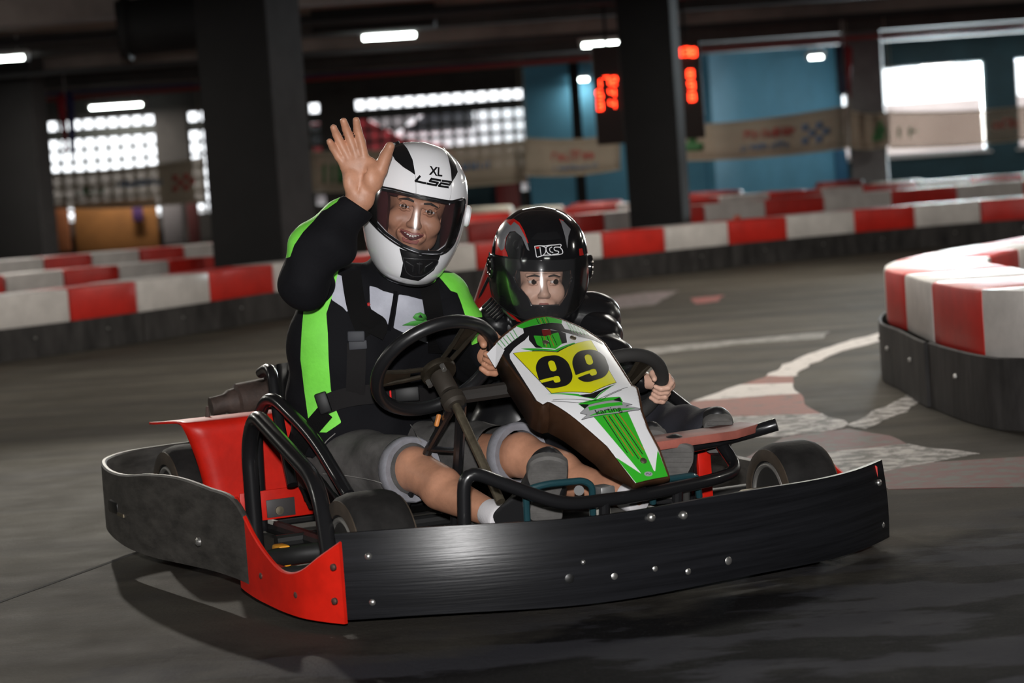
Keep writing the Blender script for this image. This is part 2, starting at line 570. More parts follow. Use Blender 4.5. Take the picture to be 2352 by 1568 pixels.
        for ax in range(3):
            b, g = (ax + 1) % 3, (ax + 2) % 3
            sl0 = [slice(1, n - 1) for n in D.shape]; sl1 = list(sl0)
            sl0[ax] = slice(0, D.shape[ax] - 1); sl1[ax] = slice(1, D.shape[ax])
            i0 = I[tuple(sl0)]; i1 = I[tuple(sl1)]
            for sgn, m in ((1, i0 & ~i1), (-1, ~i0 & i1)):
                e = np.argwhere(m)
                if len(e) == 0: continue
                off = np.ones(3, int); off[ax] = 0
                e = e + off
                def cell(db, dg):
                    q = e.copy(); q[:, b] += db; q[:, g] += dg
                    return ids[q[:, 0], q[:, 1], q[:, 2]]
                f = np.stack([cell(-1, -1), cell(0, -1), cell(0, 0), cell(-1, 0)], 1)
                Q.append(f if sgn > 0 else f[:, ::-1])
        F = np.concatenate(Q)
        F = F[(F >= 0).all(1)]
        for _ in range(smooth):
            acc = np.zeros_like(P); cn = np.zeros(len(P))
            for j in range(4):
                a_, b_ = F[:, j], F[:, (j + 1) % 4]
                for q in range(3):
                    acc[:, q] += np.bincount(a_, P[b_, q], len(P)) + np.bincount(b_, P[a_, q], len(P))
                cn += np.bincount(a_, minlength=len(P)) + np.bincount(b_, minlength=len(P))
            P = P * 0.5 + 0.5 * acc / np.maximum(cn, 1)[:, None]
        return P, F

# ================================================================== the hall
ORD = ['first', 'second', 'third', 'fourth', 'fifth', 'sixth', 'seventh', 'eighth', 'ninth', 'tenth', 'eleventh', 'twelfth', 'thirteenth', 'fourteenth', 'fifteenth', 'sixteenth', 'seventeenth', 'eighteenth', 'nineteenth', 'twentieth', 'twenty-first', 'twenty-second', 'twenty-third', 'twenty-fourth']
def ordn(i, n):
    return 'leftmost' if i == 0 else ('rightmost' if i == n - 1 else ORD[i] + ' from the left')

def floor_material():
    m = bpy.data.materials.new('worn_asphalt'); m.use_nodes = True
    nt = m.node_tree; b = nt.nodes['Principled BSDF']
    N = lambda t: nt.nodes.new(t)
    L = nt.links.new
    tc = N('ShaderNodeTexCoord')
    def noise(scale, detail=5, rough=.6, mp=None):
        n = N('ShaderNodeTexNoise'); n.inputs['Scale'].default_value = scale; n.inputs['Detail'].default_value = detail; n.inputs['Roughness'].default_value = rough
        if mp:
            q = N('ShaderNodeMapping'); q.inputs['Scale'].default_value = mp[0]; q.inputs['Rotation'].default_value = (0, 0, mp[1]); L(tc.outputs['Object'], q.inputs[0]); L(q.outputs[0], n.inputs['Vector'])
        else: L(tc.outputs['Object'], n.inputs['Vector'])
        return n.outputs['Fac']
    def ramp(f, p0, c0, p1, c1):
        r = N('ShaderNodeValToRGB'); r.color_ramp.elements[0].position = p0; r.color_ramp.elements[0].color = (*c0, 1); r.color_ramp.elements[1].position = p1; r.color_ramp.elements[1].color = (*c1, 1)
        L(f, r.inputs[0]); return r.outputs[0]
    def mix(f, a, c):
        x = N('ShaderNodeMix'); x.data_type = 'RGBA'
        L(f, x.inputs[0]); L(a, x.inputs[6])
        if isinstance(c, tuple): x.inputs[7].default_value = (*c, 1)
        else: L(c, x.inputs[7])
        return x.outputs[2]
    base = ramp(noise(1.3, 6, .65), .3, (.060, .054, .043), .7, (.100, .091, .074))
    # fine grit
    base = mix(ramp(noise(140, 3, .6), .58, (0, 0, 0), .74, (.55, .55, .55)), base, (.16, .15, .135))
    # streaks of rubber along the driving line
    streak = ramp(noise(1.0, 5, .6, ((.35, 2.6, 1), math.radians(-38))), .42, (0, 0, 0), .62, (.6, .6, .6))
    base = mix(streak, base, (.036, .032, .030))
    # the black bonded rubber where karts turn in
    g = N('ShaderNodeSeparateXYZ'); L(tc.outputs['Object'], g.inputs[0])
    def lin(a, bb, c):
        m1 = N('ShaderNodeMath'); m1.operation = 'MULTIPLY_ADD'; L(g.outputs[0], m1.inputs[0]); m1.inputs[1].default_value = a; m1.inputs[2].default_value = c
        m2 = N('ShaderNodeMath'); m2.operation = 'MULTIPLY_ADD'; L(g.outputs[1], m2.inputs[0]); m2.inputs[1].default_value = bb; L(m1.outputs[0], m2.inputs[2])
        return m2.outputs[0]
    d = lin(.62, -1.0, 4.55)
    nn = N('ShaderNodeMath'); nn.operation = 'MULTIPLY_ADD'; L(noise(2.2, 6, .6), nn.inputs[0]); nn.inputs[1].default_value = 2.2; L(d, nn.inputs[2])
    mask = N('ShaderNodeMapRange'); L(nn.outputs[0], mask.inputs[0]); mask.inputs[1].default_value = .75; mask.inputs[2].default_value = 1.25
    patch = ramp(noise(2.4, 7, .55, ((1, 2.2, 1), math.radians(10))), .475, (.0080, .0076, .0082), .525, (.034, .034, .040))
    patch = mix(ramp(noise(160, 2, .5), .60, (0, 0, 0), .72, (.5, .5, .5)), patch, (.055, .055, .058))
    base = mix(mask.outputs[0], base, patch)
    L(base, b.inputs['Base Color'])
    rr = N('ShaderNodeMapRange'); L(noise(5, 4), rr.inputs[0]); rr.inputs[3].default_value = .58; rr.inputs[4].default_value = .9; b.inputs['Specular IOR Level'].default_value = .06
    L(rr.outputs[0], b.inputs['Roughness'])
    bp = N('ShaderNodeBump'); bp.inputs['Strength'].default_value = .5; bp.inputs['Distance'].default_value = .006
    L(noise(70, 5, .7), bp.inputs['Height']); L(bp.outputs[0], b.inputs['Normal'])
    return m

XL, XR, YB, YF, CEIL = -14.0, 16.0, -9.0, 34.0, 2.75
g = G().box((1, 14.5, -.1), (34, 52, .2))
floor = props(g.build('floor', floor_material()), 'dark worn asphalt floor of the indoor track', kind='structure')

# painted kerb markings, each a thin worn coat of paint on the floor
def worn_paint(name, c, wear):
    m = bpy.data.materials.new(name); m.use_nodes = True
    nt = m.node_tree; b = nt.nodes['Principled BSDF']
    tc = nt.nodes.new('ShaderNodeTexCoord'); n = nt.nodes.new('ShaderNodeTexNoise'); n.inputs['Scale'].default_value = 14; n.inputs['Detail'].default_value = 8; n.inputs['Roughness'].default_value = .7
    nt.links.new(tc.outputs['Object'], n.inputs['Vector'])
    r = nt.nodes.new('ShaderNodeValToRGB')
    r.color_ramp.elements[0].position = wear; r.color_ramp.elements[0].color = (.08, .073, .062, 1)
    r.color_ramp.elements[1].position = wear + .12; r.color_ramp.elements[1].color = (*c, 1)
    nt.links.new(n.outputs['Fac'], r.inputs[0]); nt.links.new(r.outputs[0], b.inputs['Base Color'])
    b.inputs['Roughness'].default_value = .7
    return m
PW, PWW, PR, PRW = worn_paint('white_kerb_paint', (.52, .48, .45), .33), worn_paint('worn_white_paint', (.40, .37, .35), .44), worn_paint('red_kerb_paint', (.22, .075, .052), .36), worn_paint('worn_red_paint', (.115, .030, .026), .42)
def paint(px, m, z):
    P = np.array([gr(x, y)[:2] for x, y in px])
    P2 = []
    for i in range(len(P)):
        a, b = P[i], P[(i + 1) % len(P)]
        n = max(2, int(np.linalg.norm(b - a) / .12))
        for j in range(n):
            q = a + (b - a) * j / n
            P2.append(q + RNG.normal(0, .008, 2))
    P2 = np.array(P2); n = len(P2)
    V = [(x, y, z) for x, y in P2] + [(x, y, -.01) for x, y in P2]
    F = [tuple(range(n)), tuple(range(2 * n - 1, n - 1, -1))] + [(i, n + i, n + (i + 1) % n, (i + 1) % n) for i in range(n)]
    o = mk('painted_marking', V, F, m, floor, sharp=0)
    bm = bmesh.new(); bm.from_mesh(o.data); bmesh.ops.recalc_face_normals(bm, faces=bm.faces); bm.to_mesh(o.data); bm.free()
paint([(2040, 760), (2050, 776), (1940, 805), (1870, 835), (1832, 858), (1825, 865), (1760, 864), (1800, 838), (1870, 808), (1960, 780)], PW, .0015)
paint([(1760, 864), (1825, 865), (1822, 880), (1700, 884)], PR, .0016)
paint([(1700, 884), (1822, 880), (1838, 904), (1590, 922)], PW, .0017)
paint([(1590, 922), (1838, 904), (1860, 930), (1890, 950), (1540, 962)], PR, .0018)
paint([(1540, 962), (1890, 950), (1955, 975), (1900, 990), (1800, 1003), (1540, 1010)], PWW, .0019)
paint([(1945, 976), (2090, 905), (2125, 912), (2080, 945), (1990, 985)], PWW, .0014)
paint([(1800, 1003), (1950, 985), (2050, 1000), (2080, 1020), (1870, 1040), (1700, 1060)], PRW, .0013)
paint([(1870, 1040), (2080, 1020), (2250, 1042), (2150, 1060), (2060, 1085), (1900, 1085)], PWW, .0012)
paint([(1990, 1090), (2140, 1062), (2352, 1050), (2420, 1060), (2420, 1118), (2040, 1124)], PRW, .0021)
paint([(1480, 800), (1700, 780), (1900, 762), (1890, 778), (1700, 790), (1490, 815)], worn_paint('faint_white_paint', (.20, .19, .175), .45), .0011)
paint([(1360, 690), (1480, 672), (1560, 668), (1500, 700), (1380, 712)], worn_paint('faint_pink_paint', (.19, .15, .155), .42), .0012)
paint([(1585, 685), (1660, 678), (1650, 692), (1600, 698)], worn_paint('faint_red_paint', (.26, .06, .05), .35), .0013)
# expansion joint in the floor
a, b_ = gr(-20, 1390), gr(560, 1180)
G().tube([(a[0], a[1], -.0045), (b_[0], b_[1], -.0045)], .008, 8).build('expansion_joint', mat('joint_filler', (.03, .027, .025), .8), floor)

M_DARKW = mat('dark_plaster', (.055, .05, .047), .85, var=.3, vscale=2)
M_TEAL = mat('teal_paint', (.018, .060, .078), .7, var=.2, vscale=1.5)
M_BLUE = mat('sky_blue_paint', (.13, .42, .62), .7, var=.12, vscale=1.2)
M_CEIL = mat('sooty_concrete', (.27, .225, .205), .9, var=.35, vscale=.9)
M_PIL = mat('black_painted_concrete', (.0065, .0062, .0066), .8, var=.3, vscale=3)
M_PILG = mat('grey_painted_concrete', (.13, .125, .13), .8, var=.25, vscale=3)

def struct(o, label): return props(o, label, kind='structure')
struct(G().box((XL - .1, 14.5, CEIL / 2), (.2, 52, CEIL)).build('wall_left', M_DARKW), 'dark plaster wall on the left side of the hall')
struct(G().box((XR + .1, 14.5, CEIL / 2), (.2, 52, CEIL)).build('wall_right', M_DARKW), 'dark plaster wall on the right side of the hall')
struct(G().box((1, YB - .1, CEIL / 2), (30.4, .2, CEIL)).build('wall_back', M_DARKW), 'dark plaster wall behind the photographer')

def wall_with_holes(name, x0, x1, y, t, holes, m, label):
    """wall facing the camera with rectangular openings (x0, x1, z0, z1)"""
    g = G()
    hs = sorted(holes)
    x = x0
    for h in hs:
        if h[0] > x: g.box(((x + h[0]) / 2, y + t / 2, CEIL / 2), (h[0] - x, t, CEIL))
        g.box(((h[0] + h[1]) / 2, y + t / 2, h[2] / 2), (h[1] - h[0], t, h[2]))
        g.box(((h[0] + h[1]) / 2, y + t / 2, (h[3] + CEIL) / 2), (h[1] - h[0], t, CEIL - h[3]))
        x = h[1]
    g.box(((x + x1) / 2, y + t / 2, CEIL / 2), (x1 - x, t, CEIL))
    return struct(g.build(name, m), label)
def X(px, py, Y): return float(at(px, py, Y)[0])
PIT = .18
def span(pl, pr, py):
    a, b = X(pl, py, YF), X(pr, py, YF)
    n = int(round((b - a) / PIT))
    return a, a + n * PIT, n
W1, W3, W2 = span(103, 363, 300), span(428, 738, 280), span(813, 1208, 250)
ZS = [(.72, 1.98), (2.08, 2.26)]
holes = []
wall_with_holes('wall_far', XL, X(1205, 300, YF) + .02, YF, .3, [(w[0], w[1], ZS[0][0], ZS[1][1]) for w in (W1, W3, W2)], M_DARKW, 'dark far wall with grid windows of small panes')
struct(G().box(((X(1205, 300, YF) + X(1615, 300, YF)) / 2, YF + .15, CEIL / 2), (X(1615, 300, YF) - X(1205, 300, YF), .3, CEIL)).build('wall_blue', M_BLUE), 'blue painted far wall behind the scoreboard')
M_PANE = clear_mat('frosted_pane', (.93, .93, .93), .15, 1.3, haze=.06)
M_MULL = mat('dark_window_frame', (.05, .055, .05), .6)
pane_me = None
for wi, (w, nm) in enumerate(((W1, 'leftmost grid window above the orange boards'), (W3, 'grid window half hidden behind the big dark pillar'), (W2, 'wide grid window behind the raised hand'))):
    x0, x1, n = w
    fr = empty('window_%d' % (wi + 1), ((x0 + x1) / 2, YF + .1, ZS[0][0])); props(fr, nm, kind='structure')
    base = np.array([(x0 + x1) / 2, YF + .1, ZS[0][0]])
    G().box(((x0 + x1) / 2, YF + .1, (ZS[0][1] + ZS[1][0]) / 2), (x1 - x0, .12, ZS[1][0] - ZS[0][1])).build('transom', M_MULL, fr, base=base)
    gm = G()
    for i in range(n + 1): gm.box((x0 + i * PIT, YF + .1, (ZS[0][0] + ZS[1][1]) / 2), (.045, .06, ZS[1][1] - ZS[0][0]))
    rows = []
    for z0, z1 in ZS:
        k = int(round((z1 - z0) / PIT))
        for j in range(k + 1): gm.box(((x0 + x1) / 2, YF + .1, z0 + j * PIT), (x1 - x0, .06, .045))
        rows += [z0 + (j + .5) * PIT for j in range(k)]
    gm.build('window_frame', M_MULL, fr, base=base)
    for i in range(n):
        for z in rows:
            if pane_me is None:
                o = G().box((0, 0, 0), (.140, .02, .140)).build('pane', M_PANE, fr, bevel=.004, seg=1); pane_me = o.data
            else:
                o = bpy.data.objects.new('pane', pane_me); col.objects.link(o); o.parent = fr
            o.location = (x0 + (i + .5) * PIT - base[0], 0, z - base[2])
# oblique blue wall and the far right window wall
YW = 37.5
pA, pB = at(1612, 300, 33.9), at(1917, 300, YW + .1)
d = (pB - pA)[:2]; Lw = np.linalg.norm(d); ang = math.atan2(d[1], d[0])
R = rotm('Z', ang)
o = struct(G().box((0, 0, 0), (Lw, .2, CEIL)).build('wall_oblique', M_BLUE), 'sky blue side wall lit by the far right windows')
o.location = ((pA[0] + pB[0]) / 2 + .1 * math.sin(-ang) * -1, (pA[1] + pB[1]) / 2 + .1, CEIL / 2); o.rotation_euler = (0, 0, ang)
hw = [(X(1916, 240, YW), X(1952, 240, YW), .86, 1.95), (X(2030, 250, YW), X(2266, 250, YW), .86, 2.32), (X(2336, 250, YW), X(2640, 250, YW), .86, 2.32)]
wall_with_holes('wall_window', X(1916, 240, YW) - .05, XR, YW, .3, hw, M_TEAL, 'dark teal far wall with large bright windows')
struct(G().box((XR + .1, 37, CEIL / 2), (.2, 3, CEIL)).build('wall_corner', M_DARKW), 'dark corner wall beyond the right windows')
M_GLASS = clear_mat('window_glass', (.95, .97, .97), .02)
for i, h in enumerate(hw):
    lab = ['sliver of bright window beside the blue wall', 'large bright window between two teal piers', 'bright window cut off by the right edge'][i]
    fr = empty('window_%d' % (i + 4), ((h[0] + h[1]) / 2, YW + .15, h[2])); props(fr, lab, kind='structure')
    b = np.array([(h[0] + h[1]) / 2, YW + .15, h[2]])
    gm = G()
    for x in (h[0] + .02, h[1] - .02): gm.box((x, YW + .12, (h[2] + h[3]) / 2), (.04, .08, h[3] - h[2]))
    for z in (h[2] + .02, h[3] - .02): gm.box(((h[0] + h[1]) / 2, YW + .12, z), (h[1] - h[0], .08, .04))
    gm.build('window_frame', mat('white_window_frame', (.6, .6, .6), .5), fr, base=b)
    G().box(((h[0] + h[1]) / 2, YW + .15, (h[2] + h[3]) / 2), (h[1] - h[0] - .06, .01, h[3] - h[2] - .06)).build('pane', M_GLASS, fr, base=b)
    G().box(((h[0] + h[1]) / 2, YW + .02, h[2] - .02), (h[1] - h[0] + .1, .14, .04)).build('window_sill', mat('white_window_frame', (.6, .6, .6), .5), fr, base=b)
# outdoors seen through the windows
struct(G().box((1, 59, .26), (80, 41, .9)).build('ground', mat('car_park_tarmac', (.22, .21, .2), .9, var=.2)), 'pale car park outside the windows')
M_OUT = mat('distant_wall', (.55, .45, .42), .9, var=.2, vscale=.3)
o = props(G().box((9.5, 60, 1.45), (18, .4, 1.5)).build('boundary_wall', M_OUT), 'pinkish wall outside beyond the far right windows', 'wall')
def car(name, x, y, c, label, s=1.0):
    t = empty(name, (x, y, .71), 0, label, 'car')
    prof = [(-2.1, .30), (-2.15, .75), (-1.9, .95), (-1.3, 1.0), (-.75, 1.42), (.6, 1.48), (1.35, 1.02), (2.0, .9), (2.15, .65), (2.1, .35)]
    n = len(prof)
    V = [(a * s, yy, z * s) for yy in (-.85, .85) for a, z in prof]
    F = [tuple(range(n)), tuple(range(2 * n - 1, n - 1, -1))] + [(i, (i + 1) % n, n + (i + 1) % n, n + i) for i in range(n)]
    g = G().add(V, F); g.build('body', mat(name + '_paint', c, .3, coat=.5), t, bevel=.05)
    for yy in (-.86,):
        G().add([(a * s, yy, z * s) for a, z in ((-1.15, 1.03), (-.7, 1.36), (.0, 1.4), (.0, 1.03))] + [(a * s, yy + .01, z * s) for a, z in ((-1.15, 1.03), (-.7, 1.36), (.0, 1.4), (.0, 1.03))], [(0, 1, 2, 3), (7, 6, 5, 4), (0, 3, 7, 4), (1, 0, 4, 5), (2, 1, 5, 6), (3, 2, 6, 7)]).build('side_window', mat('car_glass', (.02, .025, .03), .1), t)
    for a in (-1.35, 1.35):
        for yy in (-.85, .85): G().lathe([(.18, -.1), (.30, -.1), (.33, -.05), (.33, .05), (.30, .1), (.18, .1)], (a * s, yy, .33), (0, 1, 0), 20).build('wheel', mat('tyre_rubber', (.018, .017, .017), .75), t)
    return t
car('red_car', X(845, 320, 41) - .6, 41, (.55, .03, .04), 'red car parked outside behind the wide grid window')
car('white_car', X(1090, 300, 43), 43, (.75, .8, .8), 'white car parked outside behind the wide grid window', 1.15)
props(G().box((-1.0, 50, 1.58), (6.2, .4, 1.75)).build('yard_wall', mat('yard_wall_plaster', (.15, .13, .13), .9, var=.2)), 'grey yard wall outside behind the parked cars', 'wall')

# ceiling with beams, pipes
cg = struct(G().box((1, 14.5, CEIL + .1), (30.4, 52, .2)).build('ceiling', M_CEIL), 'low sooty concrete ceiling of the hall')
for i, y in enumerate((2, 8, 14, 20, 24.0, 27.2, 30.4, 33.3)):
    struct(G().box((1, y, CEIL - .11), (30, .35, .22)).build('trim_%d' % (i + 1), M_CEIL if i % 2 else M_DARKW), 'dark ceiling beam running across the hall, ' + ['above the photographer', 'above the near track', 'before the long barrier', 'above the long barrier', 'behind the black duct', 'under the middle lamps', 'near the far lamps', 'along the far wall'][i])
def pipe(p0, p1, r, m, label, name='pipe'):
    t = props(G().tube([p0, p1], r, 10).build(name, m), label, 'pipe')
    return t
pipe((-13, 25.2, 2.42), (15, 25.6, 2.45), .035, mat('black_pipe', (.02, .02, .022), .5), 'thin black pipe under the ceiling before the middle lamps')
pipe((-13, 31.5, 2.40), (15, 28.4, 2.42), .03, mat('red_pipe', (.25, .03, .03), .5), 'thin red pipe crossing the ceiling towards the far wall')
pipe((-13, 23.0, 2.58), (15, 22.0, 2.58), .045, mat('black_pipe', (.02, .02, .022), .5), 'black cable conduit nearest under the ceiling')
pipe((-13, 33.0, 2.62), (15, 32.2, 2.5), .03, mat('blue_pipe', (.03, .04, .12), .5), 'dark blue pipe along the far ceiling edge')
# black round duct and box unit
t = empty('ventilation_duct', at(450, 60, 19.5) * [1, 1, 0] + [0, 0, 2.1], 0, 'fat black ventilation duct at the upper left under the ceiling', 'duct')
b = np.array(t.location)
M_DUCT = mat('matt_black_sheet', (.006, .006, .006), .8)
a0, a1 = at(270, 62, 19.5), at(1000, 20, 23)
G().tube([a0 + [0, 0, -.02], a0 + [.8, .1, .02], at(520, 50, 19.8)], .24, 20).build('duct_pipe', M_DUCT, t, base=b)
G().tube([a0 + [.05, 0, -.02], a0 + [.1, 0, -.02]], .27, 20).build('duct_collar', M_DUCT, t, base=b)
c = at(860, 42, 23.6)
t = empty('ceiling_unit', (c[0], c[1], c[2] - .15), 0, 'flat black box unit hanging above the double lamp', 'heater')
b = np.array(t.location)
G().box(c, (1.25, .6, .26)).build('casing', M_DUCT, t, bevel=.03, base=b)
for sx in (-.5, .5): G().cyl(c + [sx, 0, .1], (c[0] + sx, c[1], CEIL), .012, n=8).build('hanger', M_DUCT, t, base=b)

# lamps
M_TUBE = emit_mat('fluorescent_tube', (.90, 1.0, .95), 14)
M_HOUS = mat('lamp_housing', (.45, .45, .43), .5)
def lamp(x, y, z, L, rz, power, label, tubes=2):
    t = empty('ceiling_lamp', (x, y, z), rz, label, 'lamp', 'fluorescent lamps under the ceiling')
    G().box((0, 0, .05), (L + .08, .18, .05)).build('housing', M_HOUS, t, bevel=.01)
    for q in range(tubes):
        yy = 0 if tubes == 1 else (-.05 + .1 * q)
        G().cyl((-L / 2, yy, .0), (L / 2, yy, .0), .022, n=10).build('lamp_tube', M_TUBE, t)
    for s_ in (-1, 1):
        G().box((s_ * (L / 2 + .015), 0, .005), (.03, .16, .06)).build('end_cap', M_HOUS, t)
        G().cyl((s_ * L * .35, 0, .07), (s_ * L * .35, 0, CEIL - z), .006, n=6).build('hanger', M_HOUS, t)
    if power:
        ld = bpy.data.lights.new('lamp_light', 'AREA'); ld.shape = 'RECTANGLE'; ld.size = L; ld.size_y = .14; ld.energy = power; ld.color = (1.0, .93, .84)
        lo = bpy.data.objects.new('lamp_light', ld); col.objects.link(lo); lo.parent = t; lo.location = (0, 0, -.03)
    return t
def lamp_px(px, py, z, L, rz, power, label, tubes=2):
    p = gr(px, py, z); return lamp(p[0], p[1], z, L, rz, power, label, tubes)
lamp_px(268, 244, 2.36, .75, 0, 30, 'long bright fluorescent lamp above the leftmost grid window', 1)
lamp_px(893, 84, 2.50, .55, .1, 45, 'bright double lamp under the flat black unit')
lamp_px(1383, 102, 2.44, .48, .05, 45, 'bright double lamp left of the black pillar by the scoreboard')
lamp_px(2, 136, 2.50, .5, 0, 45, 'bright lamp cut by the left edge of the picture', 1)
lamp_px(1335, 183, 2.30, .2, 0, 2, 'small dim lamp left of the scoreboard', 1)
lamp_px(1873, 132, 2.38, .2, 0, 3, 'small lamp above the oblique blue wall', 1)
lamp_px(2150, 146, 2.32, .5, 0, 12, 'lamp just above the large bright window', 1)
near = [(-4.5, 1.0), (1.5, 1.0), (-5.0, 6.0), (1.6, 9.2), (6.0, 6.5), (-5.5, 11), (0.3, 12.2), (5.5, 12.5), (-5.5, 17.0), (9.5, 17.0), (2.6, 17.2), (10, 25), (-8.0, 24)]
lab = ['left of the photographer overhead', 'right of the photographer overhead', 'over the left track beside the kart', 'right above and behind the kart', 'over the near right barrier', 'over the left end of the long barrier', 'before the middle of the long barrier', 'before the right end of the long barrier', 'behind the left end of the long barrier', 'over the far right of the track', 'over the middle of the long barrier', 'over the far right tyre stacks', 'over the far left track']
pw = [8, 8, 14, 34, 30, 45, 60, 60, 40, 40, 60, 40, 30]
for (x, y), l, p in zip(near, lab, pw): lamp(x, y, 2.6, 1.2, 0, p, 'overhead fluorescent lamp ' + l)

# floodlight on the ceiling behind the kart, aimed down at the bend
fp = np.array([-2.3, 11.6, 2.52]); aim = np.array([-.35, 5.2, 0.0])
t = empty('floodlight', fp, 0, 'floodlight on the ceiling behind the kart aimed at the bend', 'lamp')
dv = (aim - fp) / np.linalg.norm(aim - fp); Rf = frame(dv)
G().lathe([(.03, -.16), (.07, -.14), (.11, 0), (.115, .0), (.115, -.01), (.075, -.15), (.03, -.17)], (0, 0, 0), dv, 24).build('reflector', M_HOUS, t)
G().lathe([(.0005, -.03), (.10, -.03), (.10, -.02), (.0005, -.02)], (0, 0, 0), dv, 24).build('lens', emit_mat('flood_lens', (1, .95, .85), 20), t)
G().tube([(-.12, 0, 0), (-.12, 0, .14), (.12, 0, .14), (.12, 0, 0)], .01, 8, bend=.02).build('yoke', M_HOUS, t)
G().cyl((0, 0, .14), (0, 0, CEIL - fp[2]), .02, n=10).build('mount', M_HOUS, t)
ld = bpy.data.lights.new('flood_beam', 'SPOT'); ld.energy = 370; ld.color = (1.0, .94, .84); ld.spot_size = math.radians(52); ld.spot_blend = .8; ld.shadow_soft_size = .06
lo = bpy.data.objects.new('flood_beam', ld); col.objects.link(lo); lo.parent = t
lo.matrix_basis = Matrix([[*Rf[0, :2], -dv[0], dv[0] * .02], [*Rf[1, :2], -dv[1], dv[1] * .02], [*Rf[2, :2], -dv[2], dv[2] * .02], [0, 0, 0, 1]])

# pillars
def pillar(px, py, Y, w, dpt, rz, m, label, name='pillar'):
    p = at(px, py, Y)
    o = props(G().box((0, 0, CEIL / 2), (w, dpt, CEIL)).build(name, m, bevel=.02), label, 'pillar', kind='structure')
    o.location = (p[0], p[1], 0); o.rotation_euler = (0, 0, rz)
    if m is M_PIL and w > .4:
        G().box((w / 2 + .004, 0, CEIL / 2), (.008, dpt - .04, CEIL - .01)).build('render_panel', mat('grey_render', (.040, .038, .039), .85, var=.25, vscale=3), o)  # side light painted on: paler sheet over the black pillar's right face
    return o
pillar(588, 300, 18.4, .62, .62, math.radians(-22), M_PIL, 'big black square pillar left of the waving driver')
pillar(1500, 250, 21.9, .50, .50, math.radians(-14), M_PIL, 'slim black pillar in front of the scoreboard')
pillar(1994, 300, 30.5, .46, .46, math.radians(-12), M_PILG, 'grey pillar left of the large bright window')
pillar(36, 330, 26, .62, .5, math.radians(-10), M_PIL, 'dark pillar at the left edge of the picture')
pillar(1328, 320, 33.3, .14, .14, 0, M_PIL, 'thin dark post on the blue wall left of the scoreboard')

# scoreboard
Ys = 23.4
p0, p1 = at(1358, 110, Ys), at(1622, 322, Ys)
cx, cz = (p0[0] + p1[0]) / 2, (at(1490, 95, Ys)[2] + at(1490, 325, Ys)[2]) / 2
hb = at(1490, 95, Ys)[2] - at(1490, 325, Ys)[2]
t = empty('scoreboard', (cx, Ys, cz - hb / 2), 0, 'dark scoreboard with glowing red digits half hidden by the slim pillar', 'scoreboard')
b = np.array([cx, Ys, cz - hb / 2])
G().box((cx, Ys + .08, cz), (p1[0] - p0[0], .12, hb)).build('casing', mat('scoreboard_black', (.03, .018, .014), .6), t, bevel=.015, base=b)
for sx in (-.4, .4): G().cyl((cx + sx, Ys + .08, cz + hb / 2), (cx + sx, Ys + .08, CEIL), .015, n=8).build('hanger', M_PIL, t, base=b)
M_LED = emit_mat('red_led', (1.0, .035, .010), 8)
SEG = {'0': 'abcdef', '1': 'bc', '2': 'abged', '3': 'abgcd', '4': 'fgbc', '5': 'afgcd', '6': 'afgedc', '7': 'abc', '8': 'abcdefg', '9': 'abfgcd'}
def digit(px, py, ch, w=.052, h=.075):
    p = at(px, py, Ys); g = G(); s_ = .013
    for q in SEG[ch]:
        c0, sz = {'a': ((0, h / 2), (w, s_)), 'g': ((0, 0), (w, s_)), 'd': ((0, -h / 2), (w, s_)), 'f': ((-w / 2, h / 4), (s_, h / 2)), 'b': ((w / 2, h / 4), (s_, h / 2)), 'e': ((-w / 2, -h / 4), (s_, h / 2)), 'c': ((w / 2, -h / 4), (s_, h / 2))}[q]
        g.box((p[0] + c0[0], Ys + .015, p[2] + c0[1]), (sz[0], .012, sz[1]))
    g.build('digit', M_LED, t, base=b)
for px, py, ch in [(1373, 192, '1'), (1393, 186, '7'), (1410, 186, '2'), (1377, 217, '5'), (1406, 213, '4'), (1378, 243, '3'), (1407, 239, '4'), (1586, 170, '8'), (1588, 196, '9'), (1590, 222, '8'), (1560, 121, '8'), (1577, 119, '3'), (1592, 120, '8'), (1440, 186, '1'), (1440, 213, '5'), (1440, 239, '6'), (1545, 172, '4'), (1546, 199, '1'), (1548, 224, '7'), (1530, 122, '2'), (1500, 123, '1')]:
    digit(px, py, ch)

# printed mesh banners strung along the hall
def banner_mat(name, c, a):
    m = bpy.data.materials.new(name); m.use_nodes = True
    nt = m.node_tree; nt.nodes.clear()
    o = nt.nodes.new('ShaderNodeOutputMaterial'); tr = nt.nodes.new('ShaderNodeBsdfTransparent'); tr.inputs[0].default_value = (.8, .75, .7, 1)
    df = nt.nodes.new('ShaderNodeBsdfDiffuse'); df.inputs[0].default_value = (*c, 1)
    mx = nt.nodes.new('ShaderNodeMixShader'); mx.inputs[0].default_value = a
    nt.links.new(tr.outputs[0], mx.inputs[1]); nt.links.new(df.outputs[0], mx.inputs[2]); nt.links.new(mx.outputs[0], o.inputs[0])
    return m
M_BAN = banner_mat('cream_mesh_banner', (.42, .36, .28), .72)
M_BANR = mat('banner_red', (.38, .06, .05), .7); M_BANB = mat('banner_blue', (.10, .16, .26), .7); M_BANG = mat('banner_green', (.05, .16, .06), .7); M_BANK = mat('banner_black', (.03, .03, .035), .7)
